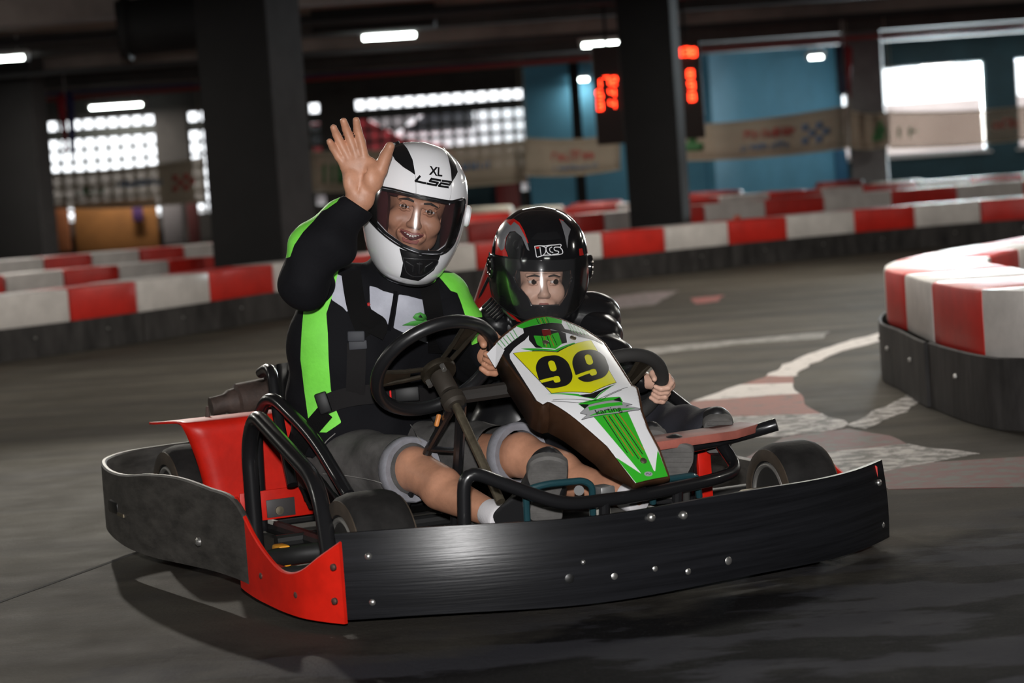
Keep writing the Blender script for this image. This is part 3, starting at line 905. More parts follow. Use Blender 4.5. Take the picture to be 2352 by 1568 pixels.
def banner(pts, label, marks, m_cloth=None):
    """pts: (px, py_top, py_bottom, distance) at each end"""
    (xa, ta, ba, Ya), (xb, tb, bb, Yb) = pts
    A0, A1, B0, B1 = at(xa, ba, Ya), at(xa, ta, Ya), at(xb, bb, Yb), at(xb, tb, Yb)
    t = empty('banner', (A0 + B0) / 2, 0, label, 'banner'); b = (A0 + B0) / 2
    n = 14; V = []
    def S(u, v):
        q = (A0 * (1 - u) + B0 * u) * (1 - v) + (A1 * (1 - u) + B1 * u) * v
        return q + np.array([0, .03 * math.sin(u * 19 + v), -.04 * math.sin(PI * u)])
    for i in range(n + 1):
        for j in range(4): V.append(S(i / n, j / 3))
    F = [(i * 4 + j, i * 4 + 4 + j, i * 4 + 5 + j, i * 4 + 1 + j) for i in range(n) for j in range(3)]
    solid(mk('cloth', V, F, m_cloth or M_BAN, t, base=b), .004)
    for u in (.02, .98):
        q = S(u, 1); G().cyl(q, (q[0], q[1], CEIL), .004, n=6).build('cord', mat('banner_hem', (.40, .36, .28), .8), t, base=b)
    for v in (0, 1): G().tube([S(i / n, v) for i in range(n + 1)], .012, 6).build('hem', mat('banner_hem', (.40, .36, .28), .8), t, base=b)
    for (u0, u1, v0, v1, m, nm) in marks:
        V = []; k = 3
        for i in range(k + 1):
            for j in range(2): V.append(S(u0 + (u1 - u0) * i / k, v0 + (v1 - v0) * j) + np.array([0, -.012, 0]))
        solid(mk(nm, V, [(i * 2, i * 2 + 2, i * 2 + 3, i * 2 + 1) for i in range(k)], m, t, base=b), .003)
def word(u, v, n, w, h, m, gap=.3):
    out = []
    for i in range(n):
        c = u + i * w * (1 + gap)
        hh = h * random.choice((1, 1, .72))
        out.append((c, c + w * .28, v, v + hh, m, 'printed_mark')); 
        if random.random() < .8: out.append((c, c + w, v + hh * random.choice((0, .45, .8)), v + hh * random.choice((0, .45, .8)) + h * .2, m, 'printed_mark'))
        if random.random() < .5: out.append((c + w * .72, c + w, v, v + hh, m, 'printed_mark'))
    return out
def checker(u, v, w, h, m):
    return [(u + i * w, u + i * w + w, v + j * h, v + j * h + h, m, 'printed_mark') for i in range(4) for j in range(3) if (i + j) % 2 == 0]
random.seed(11)
banner([(-60, 378, 478, 27), (118, 372, 466, 27)], 'cream banner with red print on the far left pillar', word(.25, .45, 6, .07, .28, M_BANR) + word(.2, .12, 9, .045, .1, M_BANK))
banner([(104, 398, 476, 31.5), (470, 362, 462, 31.0)], 'see-through banner below the leftmost grid window', checker(.80, .3, .035, .13, M_BANR) + word(.45, .5, 8, .028, .2, M_BANB) + word(.2, .35, 5, .03, .22, M_BANG))
banner([(700, 350, 440, 31), (1210, 322, 416, 31)], 'see-through banner behind the raised hand and white helmet', word(.08, .2, 5, .05, .5, M_BANG) + word(.55, .4, 8, .03, .2, M_BANB))
banner([(1206, 318, 402, 30.5), (1425, 310, 388, 30.5)], 'cream banner with red print left of the slim pillar', word(.28, .42, 7, .05, .3, M_BANR) + word(.3, .14, 9, .04, .14, M_BANB))
banner([(1560, 290, 368, 29.5), (1950, 243, 338, 30.0)], 'cream banner with red and blue print across the blue wall', word(.38, .5, 9, .026, .24, M_BANR) + word(.36, .2, 10, .022, .18, M_BANB) + checker(.72, .22, .04, .17, M_BANB) + [(.02, .14, .25, .5, M_BANG, 'printed_mark'), (.05, .10, .5, .75, M_BANG, 'printed_mark')])
banner([(1952, 254, 338, 29.8), (2044, 258, 332, 29.8)], 'cream banner with green tree print on the grey pillar', [(.55, .95, .2, .42, M_BANG, 'printed_mark'), (.62, .88, .42, .62, M_BANG, 'printed_mark'), (.70, .80, .62, .8, M_BANG, 'printed_mark')])
banner([(2044, 258, 340, 32), (2420, 238, 312, 32)], 'see-through banner across the large bright windows', word(.63, .4, 5, .025, .3, M_BANR) + word(.05, .3, 2, .05, .3, M_BANG), banner_mat('clear_mesh_banner', (.42, .36, .30), .30))

# boards and boxes along the far wall
def slab(pl, pr, pt, pb, Y, m, label, name, cat, ground=False, th=.06):
    a, b2 = at(pl, pt, Y), at(pr, pb, Y)
    zt = max(at((pl + pr) / 2, pt, Y)[2], .05); zb = 0 if ground else max(at((pl + pr) / 2, pb, Y)[2], 0)
    o = props(G().box(((a[0] + b2[0]) / 2, Y, (zt + zb) / 2), (abs(b2[0] - a[0]), th, zt - zb)).build(name, m, bevel=.01), label, cat)
    return o
M_ORG = mat('orange_board', (.36, .15, .04), .7, var=.25, vscale=2)
slab(118, 165, 468, 578, 33.75, mat('dark_orange_board', (.28, .09, .03), .7, var=.2), 'narrow dark orange board below the leftmost grid window', 'wall_board', 'board')
slab(167, 368, 460, 575, 33.75, M_ORG, 'wide orange board below the leftmost grid window', 'wall_board', 'board')
slab(370, 424, 458, 560, 33.7, mat('grey_board', (.24, .22, .23), .7), 'pale grey board right of the orange board', 'wall_board', 'board')
slab(427, 462, 455, 560, 33.72, mat('maroon_board', (.10, .02, .02), .7), 'dark maroon board beside the big pillar', 'wall_board', 'board')
slab(303, 330, 473, 508, 33.66, mat('purple_sign', (.10, .04, .16), .7), 'small purple sign on the wide orange board', 'sign', 'sign', th=.03)
slab(1062, 1202, 402, 485, 33.7, M_TEAL, 'dark teal board below the wide grid window', 'wall_board', 'board')
slab(1138, 1196, 418, 482, 33.4, mat('red_cabinet', (.22, .012, .012), .5), 'red cabinet standing before the dark teal board', 'cabinet', 'cabinet', True, th=.3)
slab(1200, 1216, 300, 490, 33.5, M_PIL, 'dark upright beside the red cabinet', 'post', 'post', True)
slab(1915, 1950, 345, 440, 37.3, mat('blue_panel', (.03, .16, .30), .6), 'deep blue panel below the sliver window', 'wall_board', 'board')
# hanging flags
def flag(px, py, Y, h, c1, c2, label):
    p = at(px, py, Y); t = empty('flag', (p[0], p[1], p[2] - h), 0, label, 'flag'); b = np.array(t.location)
    G().cyl(p + [0, 0, -h * .1], (p[0], p[1], CEIL), .008, n=8).build('pole', mat('flag_pole', (.35, .33, .33), .5), t, base=b)
    for sx, c, nm in ((-1, c1, 'red_panel'), (1, c2, 'blue_panel')):
        V = []; n = 8
        for i in range(n + 1):
            for j in range(5):
                u, v = j / 4, i / n
                V.append(p + [sx * (.01 + .10 * u * (1 - .5 * v)), .05 * math.sin(u * 5 + v * 4) * (1 - u * .3), -h * v - .10 * u])
        F = [(i * 5 + j, i * 5 + j + 1, i * 5 + j + 6, i * 5 + j + 5) for i in range(n) for j in range(4)]
        solid(mk(nm, V, F, mat('flag_%s_%d' % (nm, px), c, .8), t, base=b), .003)
flag(148, 205, 28, .75, (.32, .02, .03), (.03, .03, .12), 'red and blue flag hanging before the leftmost grid window')
flag(1936, 95, 29, .62, (.02, .02, .05), (.22, .015, .02), 'dark red and blue flag beside the grey pillar')

# ================================================================== barriers
M_BR = mat('red_plastic_block', (.56, .022, .014), .42, var=.18, vscale=5, bump=.05, bscale=30)
M_BW = mat('white_plastic_block', (.62, .58, .55), .45, var=.16, vscale=5, bump=.05, bscale=30)
M_SK = mat('black_rubber_belt', (.036, .033, .032), .65, spec=.3, var=.6, vscale=9, bump=.15, bscale=25, stretch=(1, 1, .3))
M_BOLT = mat('zinc_bolt', (.45, .44, .42), .35, metal=.8)

class Path:
    def __init__(s, pts, n=300):
        s.P = spline(pts, n); d = np.linalg.norm(np.diff(s.P, axis=0), axis=1); s.s = np.concatenate([[0], np.cumsum(d)]); s.L = s.s[-1]
    def at(s, t): return np.array([np.interp(t, s.s, s.P[:, 0]), np.interp(t, s.s, s.P[:, 1])])
    def nrm(s, t):
        d = s.at(min(t + .15, s.L)) - s.at(max(t - .15, 0)); d /= np.linalg.norm(d); return np.array([-d[1], d[0]])
    def px(s, x, z=.4):
        q = np.concatenate([s.P, np.full((len(s.P), 1), z)], 1) - cC; w = q @ cF; a = q @ cR0 / w * FPX; b = -(q @ cU0) / w * FPX
        return float(np.interp(x, 1176 + a * math.cos(ROLL) + b * math.sin(ROLL), s.s))
    def near(s, p): return s.s[np.argmin(((s.P - np.asarray(p)[:2]) ** 2).sum(1))]

def block(path, s0, s1, side, th, z0, z1, m, label, group, hole=False):
    gap = .006
    s0 += gap; s1 -= gap; k = 4
    c = path.at((s0 + s1) / 2); o2 = path.nrm((s0 + s1) / 2) * side * th / 2
    base = np.array([c[0] + o2[0], c[1] + o2[1], z0])
    V = []
    for i in range(k + 1):
        t = s0 + (s1 - s0) * i / k
        a = path.at(t); b = a + path.nrm(t) * side * th
        V += [(a[0], a[1], z0), (a[0], a[1], z1), (b[0], b[1], z1), (b[0], b[1], z0)]
    F = [(i * 4 + j, i * 4 + (j + 1) % 4, i * 4 + 4 + (j + 1) % 4, i * 4 + 4 + j) for i in range(k) for j in range(4)] + [(3, 2, 1, 0), tuple(range(4 * k, 4 * k + 4))]
    o = G().add(V, F).build('barrier_block', m, None, bevel=.014, base=base)
    o.location = base
    props(o, label, 'barrier', group)
    if hole:
        q = base + [0, 0, z1 - z0]
        G().cyl((0, 0, z1 - z0 - .004), (0, 0, z1 - z0 + .003), .07, .065, n=20).build('filler_cap', m, o, bevel=.002)
    return o
def skirt(path, s0, s1, side, zt, label, group, lap=0.0):
    n = max(3, int((s1 - s0) / .12)); P = []
    for t in np.linspace(s0, s1, n): P.append(path.at(t) - path.nrm(t) * side * (.016 + lap))
    base = np.array([*P[n // 2], 0])
    t = empty('rubber_skirt', base, 0, label, 'barrier', group)
    G().band(P, .004, zt, .014).build('belt', M_SK, t, base=base)
    for f in (.18, .5, .82):
        q = s0 + (s1 - s0) * f; p = path.at(q) - path.nrm(q) * side * (.024 + lap); d = -path.nrm(q) * side
        G().cyl((p[0], p[1], zt * .62), (p[0] + d[0] * .008, p[1] + d[1] * .008, zt * .62), .010, .007, n=10).build('bolt', M_BOLT, t, base=base)
def where(path, spans, mode):
    """says which piece of a row each one is, counting what the picture shows"""
    def px(t):
        q = np.array([*path.at(t), .3]) - cC; w = q @ cF; u = q @ cR0 / w * FPX; v = -(q @ cU0) / w * FPX
        return 1176 + u * math.cos(ROLL) + v * math.sin(ROLL)
    c = [px((p + q) / 2) for p, q in spans]; e = [sorted((px(p), px(q))) for p, q in spans]
    out = [None] * len(c)
    vis = [i for i in range(len(c)) if e[i][1] > 15 and e[i][0] < 2337]
    def name(ids, end):
        for k, i in enumerate(ids): out[i] = (('nearest to the %s' % end) if k == 0 else '%s from the %s' % (ORD[k], end))
    if mode == 'near':
        for k, i in enumerate(vis): out[i] = 'nearest to the camera' if k == 0 else '%s nearest to the camera' % ORD[k]
    else:
        name([i for i in vis if c[i] < 720], 'left edge'); name([i for i in reversed(vis) if c[i] > 1050], 'right edge')
        for k, i in enumerate([i for i in vis if 720 <= c[i] <= 1050]): out[i] = '%s of those behind the driver' % ORD[k]
    lo = [i for i in range(len(c)) if out[i] is None and i < (vis[0] if vis else 0)]; hi = [i for i in range(len(c)) if out[i] is None and i not in lo]
    for k, i in enumerate(reversed(lo)): out[i] = '%s past the picture' % ORD[k]
    for k, i in enumerate(hi): out[i] = '%s past the picture, far end' % ORD[k]
    return out
def row(path, cuts, first_red, side, th, z0, z1, nm, skirts=True, zt=None, mode=''):
    n = len(cuts) - 1
    W = where(path, [(cuts[i], cuts[i + 1]) for i in range(n)], mode)
    for i in range(n):
        red = (i % 2 == 0) == first_red
        block(path, cuts[i], cuts[i + 1], side, th, z0, z1, M_BR if red else M_BW, '%s barrier block of the %s, %s' % ('red' if red else 'white', nm, W[i]), 'blocks of the ' + nm)
    e = list(range(0, n, 3)) + [n]
    W = where(path, [(cuts[e[q]], cuts[e[q + 1]]) for q in range(len(e) - 1)], mode)
    for q in range(len(e) - 1):
        skirt(path, cuts[e[q]] + .004, cuts[e[q + 1]] - .004, side, zt, 'black rubber skirt of the %s, %s' % (nm, W[q]), 'skirts of the ' + nm, .012 * (q % 2))

R1 = Path([(-4.6, 12.2), (-4.0, 13.0), (-3.5, 13.7), (-3.14, 14.2), (-2.78, 14.7), (-2.45, 15.3), (-2.1, 16.1), (-1.75, 16.95), (-1.1, 17.85), (-.26, 18.65), (.84, 19.35), (1.39, 19.85), (1.98, 20.35), (2.54, 20.75), (3.25, 21.2), (3.85, 21.5), (4.5, 21.7), (5.1, 21.65), (5.9, 21.3), (6.8, 20.7)])
ck = [R1.near(gr(x, y, .41)) for x, y in ((162, 663), (318, 645), (475, 625), (612, 607))]
c2 = R1.near((-.26, 18.65)); c3 = [R1.near(p) for p in ((.84, 19.35), (1.39, 19.85), (1.98, 20.35), (2.54, 20.75), (3.25, 21.2), (3.85, 21.5), (4.5, 21.7))]
st = (ck[1] - ck[0])
cuts = [ck[0] - st * q for q in (2, 1)] + ck + list(np.linspace(ck[-1], c2, 4)[1:]) + list(np.linspace(c2, c3[0], 3)[1:]) + c3[1:] + [c3[-1] + .75, c3[-1] + 1.5]
row(R1, cuts, True, 1, .42, .195, .41, 'long front barrier', True, .205)
# hidden core below the long barrier so that nothing shows through
# second and third rows on the left
def px_path(pts, z):
    return [gr(x, y, z)[:2] for x, y in pts]
RB = Path([(-6.2, 16.2), (-4.6, 17.2), (-3.6, 17.9), (-2.6, 18.8), (-1.5, 20.2), (-.4, 21.6)])
cuts = [RB.px(x) for x in (-250, -120, 13, 148, 275, 390, 500, 610)]
row(RB, cuts, False, 1, .42, .225, .45, 'left second row', True, .235)
RC = Path([(-9.5, 19.6), (-6.5, 20.4), (-4.4, 21.1), (-2.6, 22.4), (-.6, 24.2)])
cuts = [RC.px(x) for x in (-240, -120, -8, 103, 213, 323, 425, 522, 615, 700)]
row(RC, cuts, False, 1, .42, .28, .50, 'left third row', True, .29)
# rows behind on the right
RD = Path([(-2.0, 22.6), (0.2, 22.9), (1.4, 23.2), (2.6, 23.6), (3.9, 24.2), (5.4, 24.9), (7.4, 25.6)])
cuts = [RD.px(x) for x in (850, 960, 1075, 1190, 1315, 1390, 1500, 1620, 1760, 1895, 2050, 2200, 2352, 2500)]
row(RD, cuts, True, 1, .42, .27, .52, 'right second row', True, .28)
RE = Path([(-1.5, 26.0), (.5, 26.2), (2.2, 26.6), (3.8, 27.1), (5.4, 27.7), (7.6, 28.6)])
cuts = [RE.px(x) for x in (940, 1060, 1175, 1300, 1420, 1540, 1655, 1770, 1890, 1985, 2110, 2230, 2352, 2470)]
row(RE, cuts, False, 1, .42, .30, .55, 'right third row', True, .31)
# island barrier on the near right
RI = Path([(3.1, 6.55), (2.5, 6.75), (2.0, 6.98), (1.62, 7.17), (1.52, 7.42), (1.48, 8.05), (1.50, 8.70), (1.51, 9.20), (1.66, 9.85), (2.03, 10.6), (2.31, 11.0), (2.6, 11.5), (3.2, 12.3), (4.0, 13.0)])
cs = [RI.near(p) for p in ((1.62 + .62, 6.87), (1.525, 7.40), (1.48, 8.05), (1.50, 8.69), (1.51, 9.20))]
ext = [cs[-1] + .62 * q for q in range(1, 7)]
cuts = [cs[0] - .62] + cs + [c for c in ext if c < RI.L]
row(RI, cuts, True, -1, .42, .225, .445, 'near right island barrier', True, .235, 'near')
# tyre stacks behind the barriers
def tyre_stack(px, py, Y, r, n, c, label, top=None):
    p = at(px, py, Y); zt = p[2]
    h = max(.10, zt / n)
    for i in range(n):
        z = h * (i + .5)
        m = mat('painted_tyre_%s' % c, {'red': (.20, .018, .016), 'cream': (.42, .40, .33), 'black': (.02, .02, .02)}[c], .6, var=.3, vscale=10)
        prof = [(r * .55, -h * .36), (r * .7, -h * .48), (r * .93, -h * .46), (r, -h * .3), (r, h * .3), (r * .93, h * .46), (r * .7, h * .48), (r * .55, h * .36)]
        t = empty('tyre', (p[0], p[1], z - h * .48), 0, '%s painted tyre, %s' % (c, label) + ('' if n == 1 else ', %s of its stack' % ['lowest', 'second', 'third', 'fourth', 'top'][i if i < n - 1 else 4]), 'tyre', 'tyre stacks along the far wall')
        G().lathe(prof, (0, 0, h * .48), (0, 0, 1), 28, True).build('casing', m, t)
        g = G()
        for k in range(14):
            a = k * PI / 7; g.box((r * 1.0 * math.cos(a), r * 1.0 * math.sin(a), h * .48), (.02, .05, h * .5), rotm('Z', a))
        g.build('tread_blocks', m, t)
for args in [(1640, 438, 28.6, .36, 3, 'red', 'before the blue wall right of the slim pillar'), (1928, 414, 28.8, .30, 3, 'red', 'beside the grey pillar'), (1370, 462, 28.4, .33, 3, 'red', 'left of the slim pillar'), (1110, 473, 28.0, .36, 3, 'cream', 'between the two helmets'), (1240, 473, 28.2, .3, 2, 'cream', 'above the black helmet'), (2060, 414, 29.2, .34, 3, 'cream', 'under the large bright window'), (2158, 418, 29.6, .3, 3, 'cream', 'right of the middle of the large window'), (1795, 436, 28.9, .3, 3, 'black', 'before the oblique blue wall')]:
    tyre_stack(*args)
# orange cone tip behind the long barrier
p = at(1693, 497, 22.4)
t = empty('traffic_cone', (p[0], p[1], 0), 0, 'orange traffic cone peeping over the long barrier', 'cone')
G().lathe([(.12, .02), (.11, .05), (.03, p[2]), (.02, p[2] + .01)], (0, 0, 0), (0, 0, 1), 20).build('cone', mat('cone_orange', (.7, .10, .03), .5), t)
G().box((0, 0, .012), (.3, .3, .024)).build('base_plate', mat('cone_base', (.03, .03, .03), .7), t, bevel=.006)
NP = {"outline":[[-0.1328,0.0284],[-0.0667,0.0048],[-0.0171,-0.006],[0.0179,-0.0076],[0.0496,0.0047],[0.091,0.0355],[0.1182,0.0808],[0.0844,0.2932],[0.093,0.2994],[0.0664,0.3805],[0.0585,0.4363],[0.0589,0.4948],[0.0478,0.5747],[-0.0345,0.5818],[-0.0494,0.5046],[-0.0551,0.4724],[-0.0867,0.3932],[-0.1044,0.3499],[-0.1228,0.3041],[-0.1268,0.2982],[-0.1388,0.299],[-0.144,0.2782],[-0.1348,0.0738]],"black":[[-0.1319,0.0621],[-0.0647,0.0394],[-0.059,0.0216],[-0.02,0.0223],[0.0152,0.02],[0.0386,0.0245],[0.0355,0.0493],[0.0918,0.0657],[0.1109,0.0821],[0.1101,0.0976],[0.0927,0.0851],[0.0575,0.0813],[0.0186,0.0599],[-0.007,0.0457],[-0.0227,0.0428],[-0.0585,0.0537],[-0.0741,0.065],[-0.1063,0.0753],[-0.1232,0.0859],[-0.1286,0.101],[-0.144,0.2782],[-0.1482,0.2799],[-0.1348,0.0738]],"topgreen":[[-0.0691,0.0063],[-0.0177,-0.0046],[0.0176,-0.007],[0.0472,0.0082],[0.0386,0.0245],[0.0152,0.02],[-0.02,0.0223],[-0.0609,0.022]],"yellow":[[-0.1152,0.0908],[-0.0288,0.1455],[0.0805,0.093],[0.0486,0.287],[-0.0279,0.3173],[-0.1073,0.2783]],"shield":[[-0.0496,0.0601],[-0.0253,0.0737],[0.0116,0.0639],[-0.003,0.1143],[-0.0265,0.13],[-0.0521,0.1127],[-0.0579,0.096]],"redblock":[[-0.0225,0.0459],[-0.0015,0.0484],[-0.01,0.0737],[-0.0305,0.0702]],"shieldblack":[[-0.0662,0.0701],[-0.0585,0.0537],[-0.0227,0.0428],[0.0186,0.0599],[0.0277,0.0693],[0.0115,0.1106],[-0.0037,0.1142],[0.0116,0.0639],[-0.0253,0.0737],[-0.0496,0.0601],[-0.0546,0.0889],[-0.0514,0.1146],[-0.0655,0.1049]],"chevtop":[[-0.0783,0.1105],[-0.0284,0.1412],[0.0274,0.116],[0.0303,0.1205],[-0.0276,0.1465],[-0.0775,0.1195]],"chevtopg":[[-0.0951,0.0879],[-0.0295,0.1328],[0.0296,0.1115],[0.0308,0.116],[-0.0273,0.1407],[-0.0794,0.1091]],"chevbot":[[-0.0565,0.3147],[-0.0309,0.3201],[-0.0009,0.3125],[0.0532,0.2895],[-0.0066,0.3213],[-0.0269,0.3365],[-0.0486,0.3262]],"chevbotg":[[-0.122,0.2705],[-0.0552,0.312],[-0.0542,0.3169],[-0.0271,0.3371],[-0.0072,0.3224],[0.0682,0.2792],[-0.0142,0.3304],[-0.0272,0.3409],[-0.0547,0.3215]],"wedge":[[-0.0702,0.3397],[0.0336,0.3398],[0.0316,0.3887],[0.0214,0.5537],[0.0221,0.5613],[0.0563,0.4987],[0.0477,0.5747],[-0.0331,0.582],[-0.0495,0.5046],[-0.0099,0.5624],[-0.0521,0.3888]],"badge":[[-0.077,0.3682],[-0.0479,0.3525],[0.0105,0.3507],[0.0302,0.3583],[0.0514,0.3659],[0.0312,0.3708],[0.0677,0.3775],[0.0589,0.3825],[0.01,0.3894],[-0.0812,0.3859],[-0.064,0.3781]],"badgeg":[[-0.0539,0.3586],[0.0286,0.3582],[0.0273,0.3685],[-0.0551,0.369]],"badgeg2":[[-0.0644,0.3829],[-0.0377,0.3781],[0.0202,0.3771],[0.0537,0.3795],[-0.0053,0.3869]],"tri1":[[-0.0697,0.3422],[-0.0499,0.3496],[-0.0475,0.359],[-0.0607,0.3629]],"tri2":[[0.0107,0.3502],[0.0309,0.3419],[0.0302,0.3583],[0.0192,0.3533]],"lines":[[[-0.0304,0.3917],[-0.0184,0.5004]],[[-0.0236,0.3913],[-0.0087,0.5116]],[[-0.0176,0.3925],[0.0003,0.5207]],[[-0.0088,0.3912],[0.0087,0.5238]],[[-0.0011,0.3905],[0.015,0.5094]],[[0.0075,0.3896],[0.0221,0.4987]]],"linesU":[[[-0.0132,-0.0033],[-0.0171,0.0217]],[[-0.0064,-0.0032],[-0.0104,0.022]],[[0.0006,-0.0034],[-0.0048,0.0227]],[[0.0076,-0.0039],[0.0018,0.0215]],[[0.0132,-0.0048],[0.0074,0.0223]]],"linesS":[[[-0.0339,0.0704],[-0.0463,0.1112]],[[-0.0282,0.0726],[-0.042,0.1163]],[[-0.0223,0.0747],[-0.0341,0.1212]],[[-0.0152,0.0739],[-0.0252,0.1201]],[[-0.0086,0.0726],[-0.0168,0.1168]]],"stripesL":[[[-0.1284,0.0301],[-0.128,0.0573]],[[-0.1199,0.0267],[-0.1199,0.0566]],[[-0.1112,0.0246],[-0.1112,0.0545]],[[-0.1016,0.0226],[-0.1023,0.052]],[[-0.0914,0.0191],[-0.0932,0.0508]],[[-0.0805,0.0122],[-0.0844,0.0486]]],"stripesR":[[[0.0552,0.0145],[0.0479,0.0587]],[[0.0614,0.0193],[0.054,0.0638]],[[0.0688,0.0236],[0.0609,0.0669]],[[0.0754,0.0292],[0.0699,0.0676]],[[0.0831,0.0326],[0.0781,0.0681]],[[0.088,0.0383],[0.0876,0.0675]]],"thin":[[[-0.1147,0.3008],[-0.0286,0.3439],[0.0052,0.335],[0.0487,0.316]],[[-0.119,0.303],[-0.0628,0.3393],[-0.013,0.3386],[0.0692,0.304]]],"bolts":[[-0.0366,0.0977],[0.0364,0.0902],[0.0086,0.5276]],"oval":[[0.0048,0.5638]],"nine":[[[-0.0899,0.1405],[-0.0152,0.1594],[-0.1215,0.2606]],[[-0.0068,0.1594],[0.0896,0.1316],[-0.0441,0.2885]]],"karting":[[-0.0438,0.3808],[0.0183,0.3815]]}

# ================================================================== the kart (local frame: x to the picture's right, y to the rear, z up)
KB = np.array([0.0, 0.95, 0.0])
kart = empty('go_kart', k2w(KB), KA, 'black and red two-seat rental go-kart with green number 99 nose panel', 'go-kart')
def KP(g, name, m, parent=None, **kw):
    """part of the kart: coordinates are kart-local, measured from the kart's base"""
    return g.build(name, m, parent or kart, base=KB, **kw)
M_BLK = mat('black_gloss_tube', (.010, .010, .011), .28, coat=.3)
M_BUM = mat('scuffed_black_plastic', (.0095, .0098, .0115), .29, spec=.22, var=.45, vscale=7, bump=.07, bscale=26, stretch=(.25, .25, 9))
M_GRD = mat('dusty_dark_plastic', (.055, .050, .045), .55, var=.5, vscale=9, bump=.12, bscale=25, stretch=(1, 1, 3))
M_RED = mat('red_fairing', (.60, .014, .006), .42, spec=.3, var=.22, vscale=7, bump=.03)
M_RDD = mat('dusty_red_plastic', (.34, .10, .075), .6, var=.3, vscale=7)
M_TYR = mat('kart_tyre', (.013, .012, .0115), .8, spec=.25, var=.5, vscale=14, bump=.15, bscale=40)
M_TYS = mat('dusty_sidewall', (.048, .034, .022), .8, var=.4, vscale=10)
M_RIM = mat('cast_rim', (.32, .31, .29), .45, metal=.7)
M_STL = mat('dirty_steel', (.20, .17, .12), .45, metal=.8, var=.4, vscale=20)
M_RST = mat('rusty_exhaust', (.055, .035, .028), .7, var=.5, vscale=18, bump=.2)
M_FRM = mat('black_frame', (.014, .014, .014), .5, var=.3, vscale=12)
M_ZN = mat('rivet_zinc', (.55, .54, .52), .3, metal=.9)

# front bumper with rivets
def bump_y(x): return .215 * (np.abs(x) / .673) ** 2.2
bx = np.linspace(-.673, .673, 41)
def bumper_mesh():
    g = G(); zs = np.linspace(.026, .204, 9); V = []
    for side in (0, 1):
        for x in bx:
            for z in zs:
                f = (z - .026) / .178
                y = float(bump_y(x)) + .012 * f - .008 * math.sin(PI * f)
                sl = float(bump_y(x + .01) - bump_y(x - .01)) / .02; n = np.array([sl, -1.0]); n /= np.linalg.norm(n)
                q = np.array([x, y]) - n * (.012 * side)
                V.append((q[0], q[1], z + .004 * math.sin(x * 9)))
    nx, nz = len(bx), len(zs); o = nx * nz
    F = []
    for i in range(nx - 1):
        for j in range(nz - 1):
            a = i * nz + j
            F.append((a, a + nz, a + nz + 1, a + 1)); F.append((o + a, o + a + 1, o + a + nz + 1, o + a + nz))
        a = i * nz; F.append((a, o + a, o + a + nz, a + nz)); a = i * nz + nz - 1; F.append((a, a + nz, o + a + nz, o + a))
    for j in range(nz - 1):
        a = j; F.append((a, a + 1, o + a + 1, o + a)); a = (nx - 1) * nz + j; F.append((a, o + a, o + a + 1, a + 1))
    g.add(V, F); return g
bumper = KP(bumper_mesh(), 'front_bumper', M_BUM)
def rivet(px, py, r, m=M_ZN, name='rivet'):
    p = None
    for yy in np.linspace(-.02, .3, 400):
        q = kon(px, py, 'y', yy)
        if abs(float(bump_y(q[0])) + .004 - yy) < .0012: p = q; break
    if p is None: return
    sl = float(bump_y(p[0] + .01) - bump_y(p[0] - .01)) / .02; n = np.array([sl, -1.0, 0]); n /= np.linalg.norm(n)
    KP(G().lathe([(r, -.004), (r, .002), (r * .8, .005), (r * .4, .007), (0.0005, .0075)], p, n, 16), name, m, bumper)
for px, py, r in [(1496, 1188, .009), (1570, 1183, .009), (1409, 1322, .012), (1502, 1305, .009), (1578, 1311, .009), (1670, 1286, .012), (846, 1277, .008), (856, 1382, .008), (2018, 1108, .008), (2025, 1205, .008), (1338, 1290, .006)]: rivet(px, py, r)
rivet(1307, 1327, .017, mat('bolt_hole_black', (.006, .006, .006), .4), 'bolt_hole')

# red corner fairings and side guards (built for the picture's left, mirrored for the right)
def corner(sx):
    P = np.array([(-.672, .200), (-.700, .25), (-.722, .31), (-.735, .38), (-.740, .46), (-.742, .54), (-.742, .61), (-.740, .65)])
    zlo = np.array([.022, .024, .026, .03, .034, .038, .044, .048])
    zhi = np.array([.192, .160, .126, .118, .142, .180, .226, .250])
    P = spline(P, 33); zlo = spline(zlo[:, None], 33)[:, 0]; zhi = spline(zhi[:, None], 33)[:, 0]
    if sx > 0: P[:, 0] *= -.945; zhi = np.minimum(zhi + .022, .196)
    return P, zlo, zhi
for sx in (-1, 1):
    P, zlo, zhi = corner(sx)
    o = KP(G().band(P, zlo, zhi, .010), 'corner_fairing', M_RED)
    if sx < 0:
        for px, py in ((765, 1302), (768, 1380), (680, 1366), (600, 1322)):
            q = kon(px, py, 'x', -.70 if px > 700 else (-.735 if px > 640 else -.742))
            for _ in range(6):
                i = int(np.argmin(np.abs(P[:, 1] - q[1]))); q = kon(px, py, 'x', P[i, 0] - .005)
            T = P[min(i + 1, 32)] - P[max(i - 1, 0)]; n = np.array([-T[1], T[0], 0]); n = n if n[0] < 0 else -n
            KP(G().lathe([(.007, -.003), (.007, .002), (.004, .004), (.0005, .0045)], q, n, 12), 'rivet', mat('dull_rivet', (.12, .06, .05), .5, metal=.6), o)

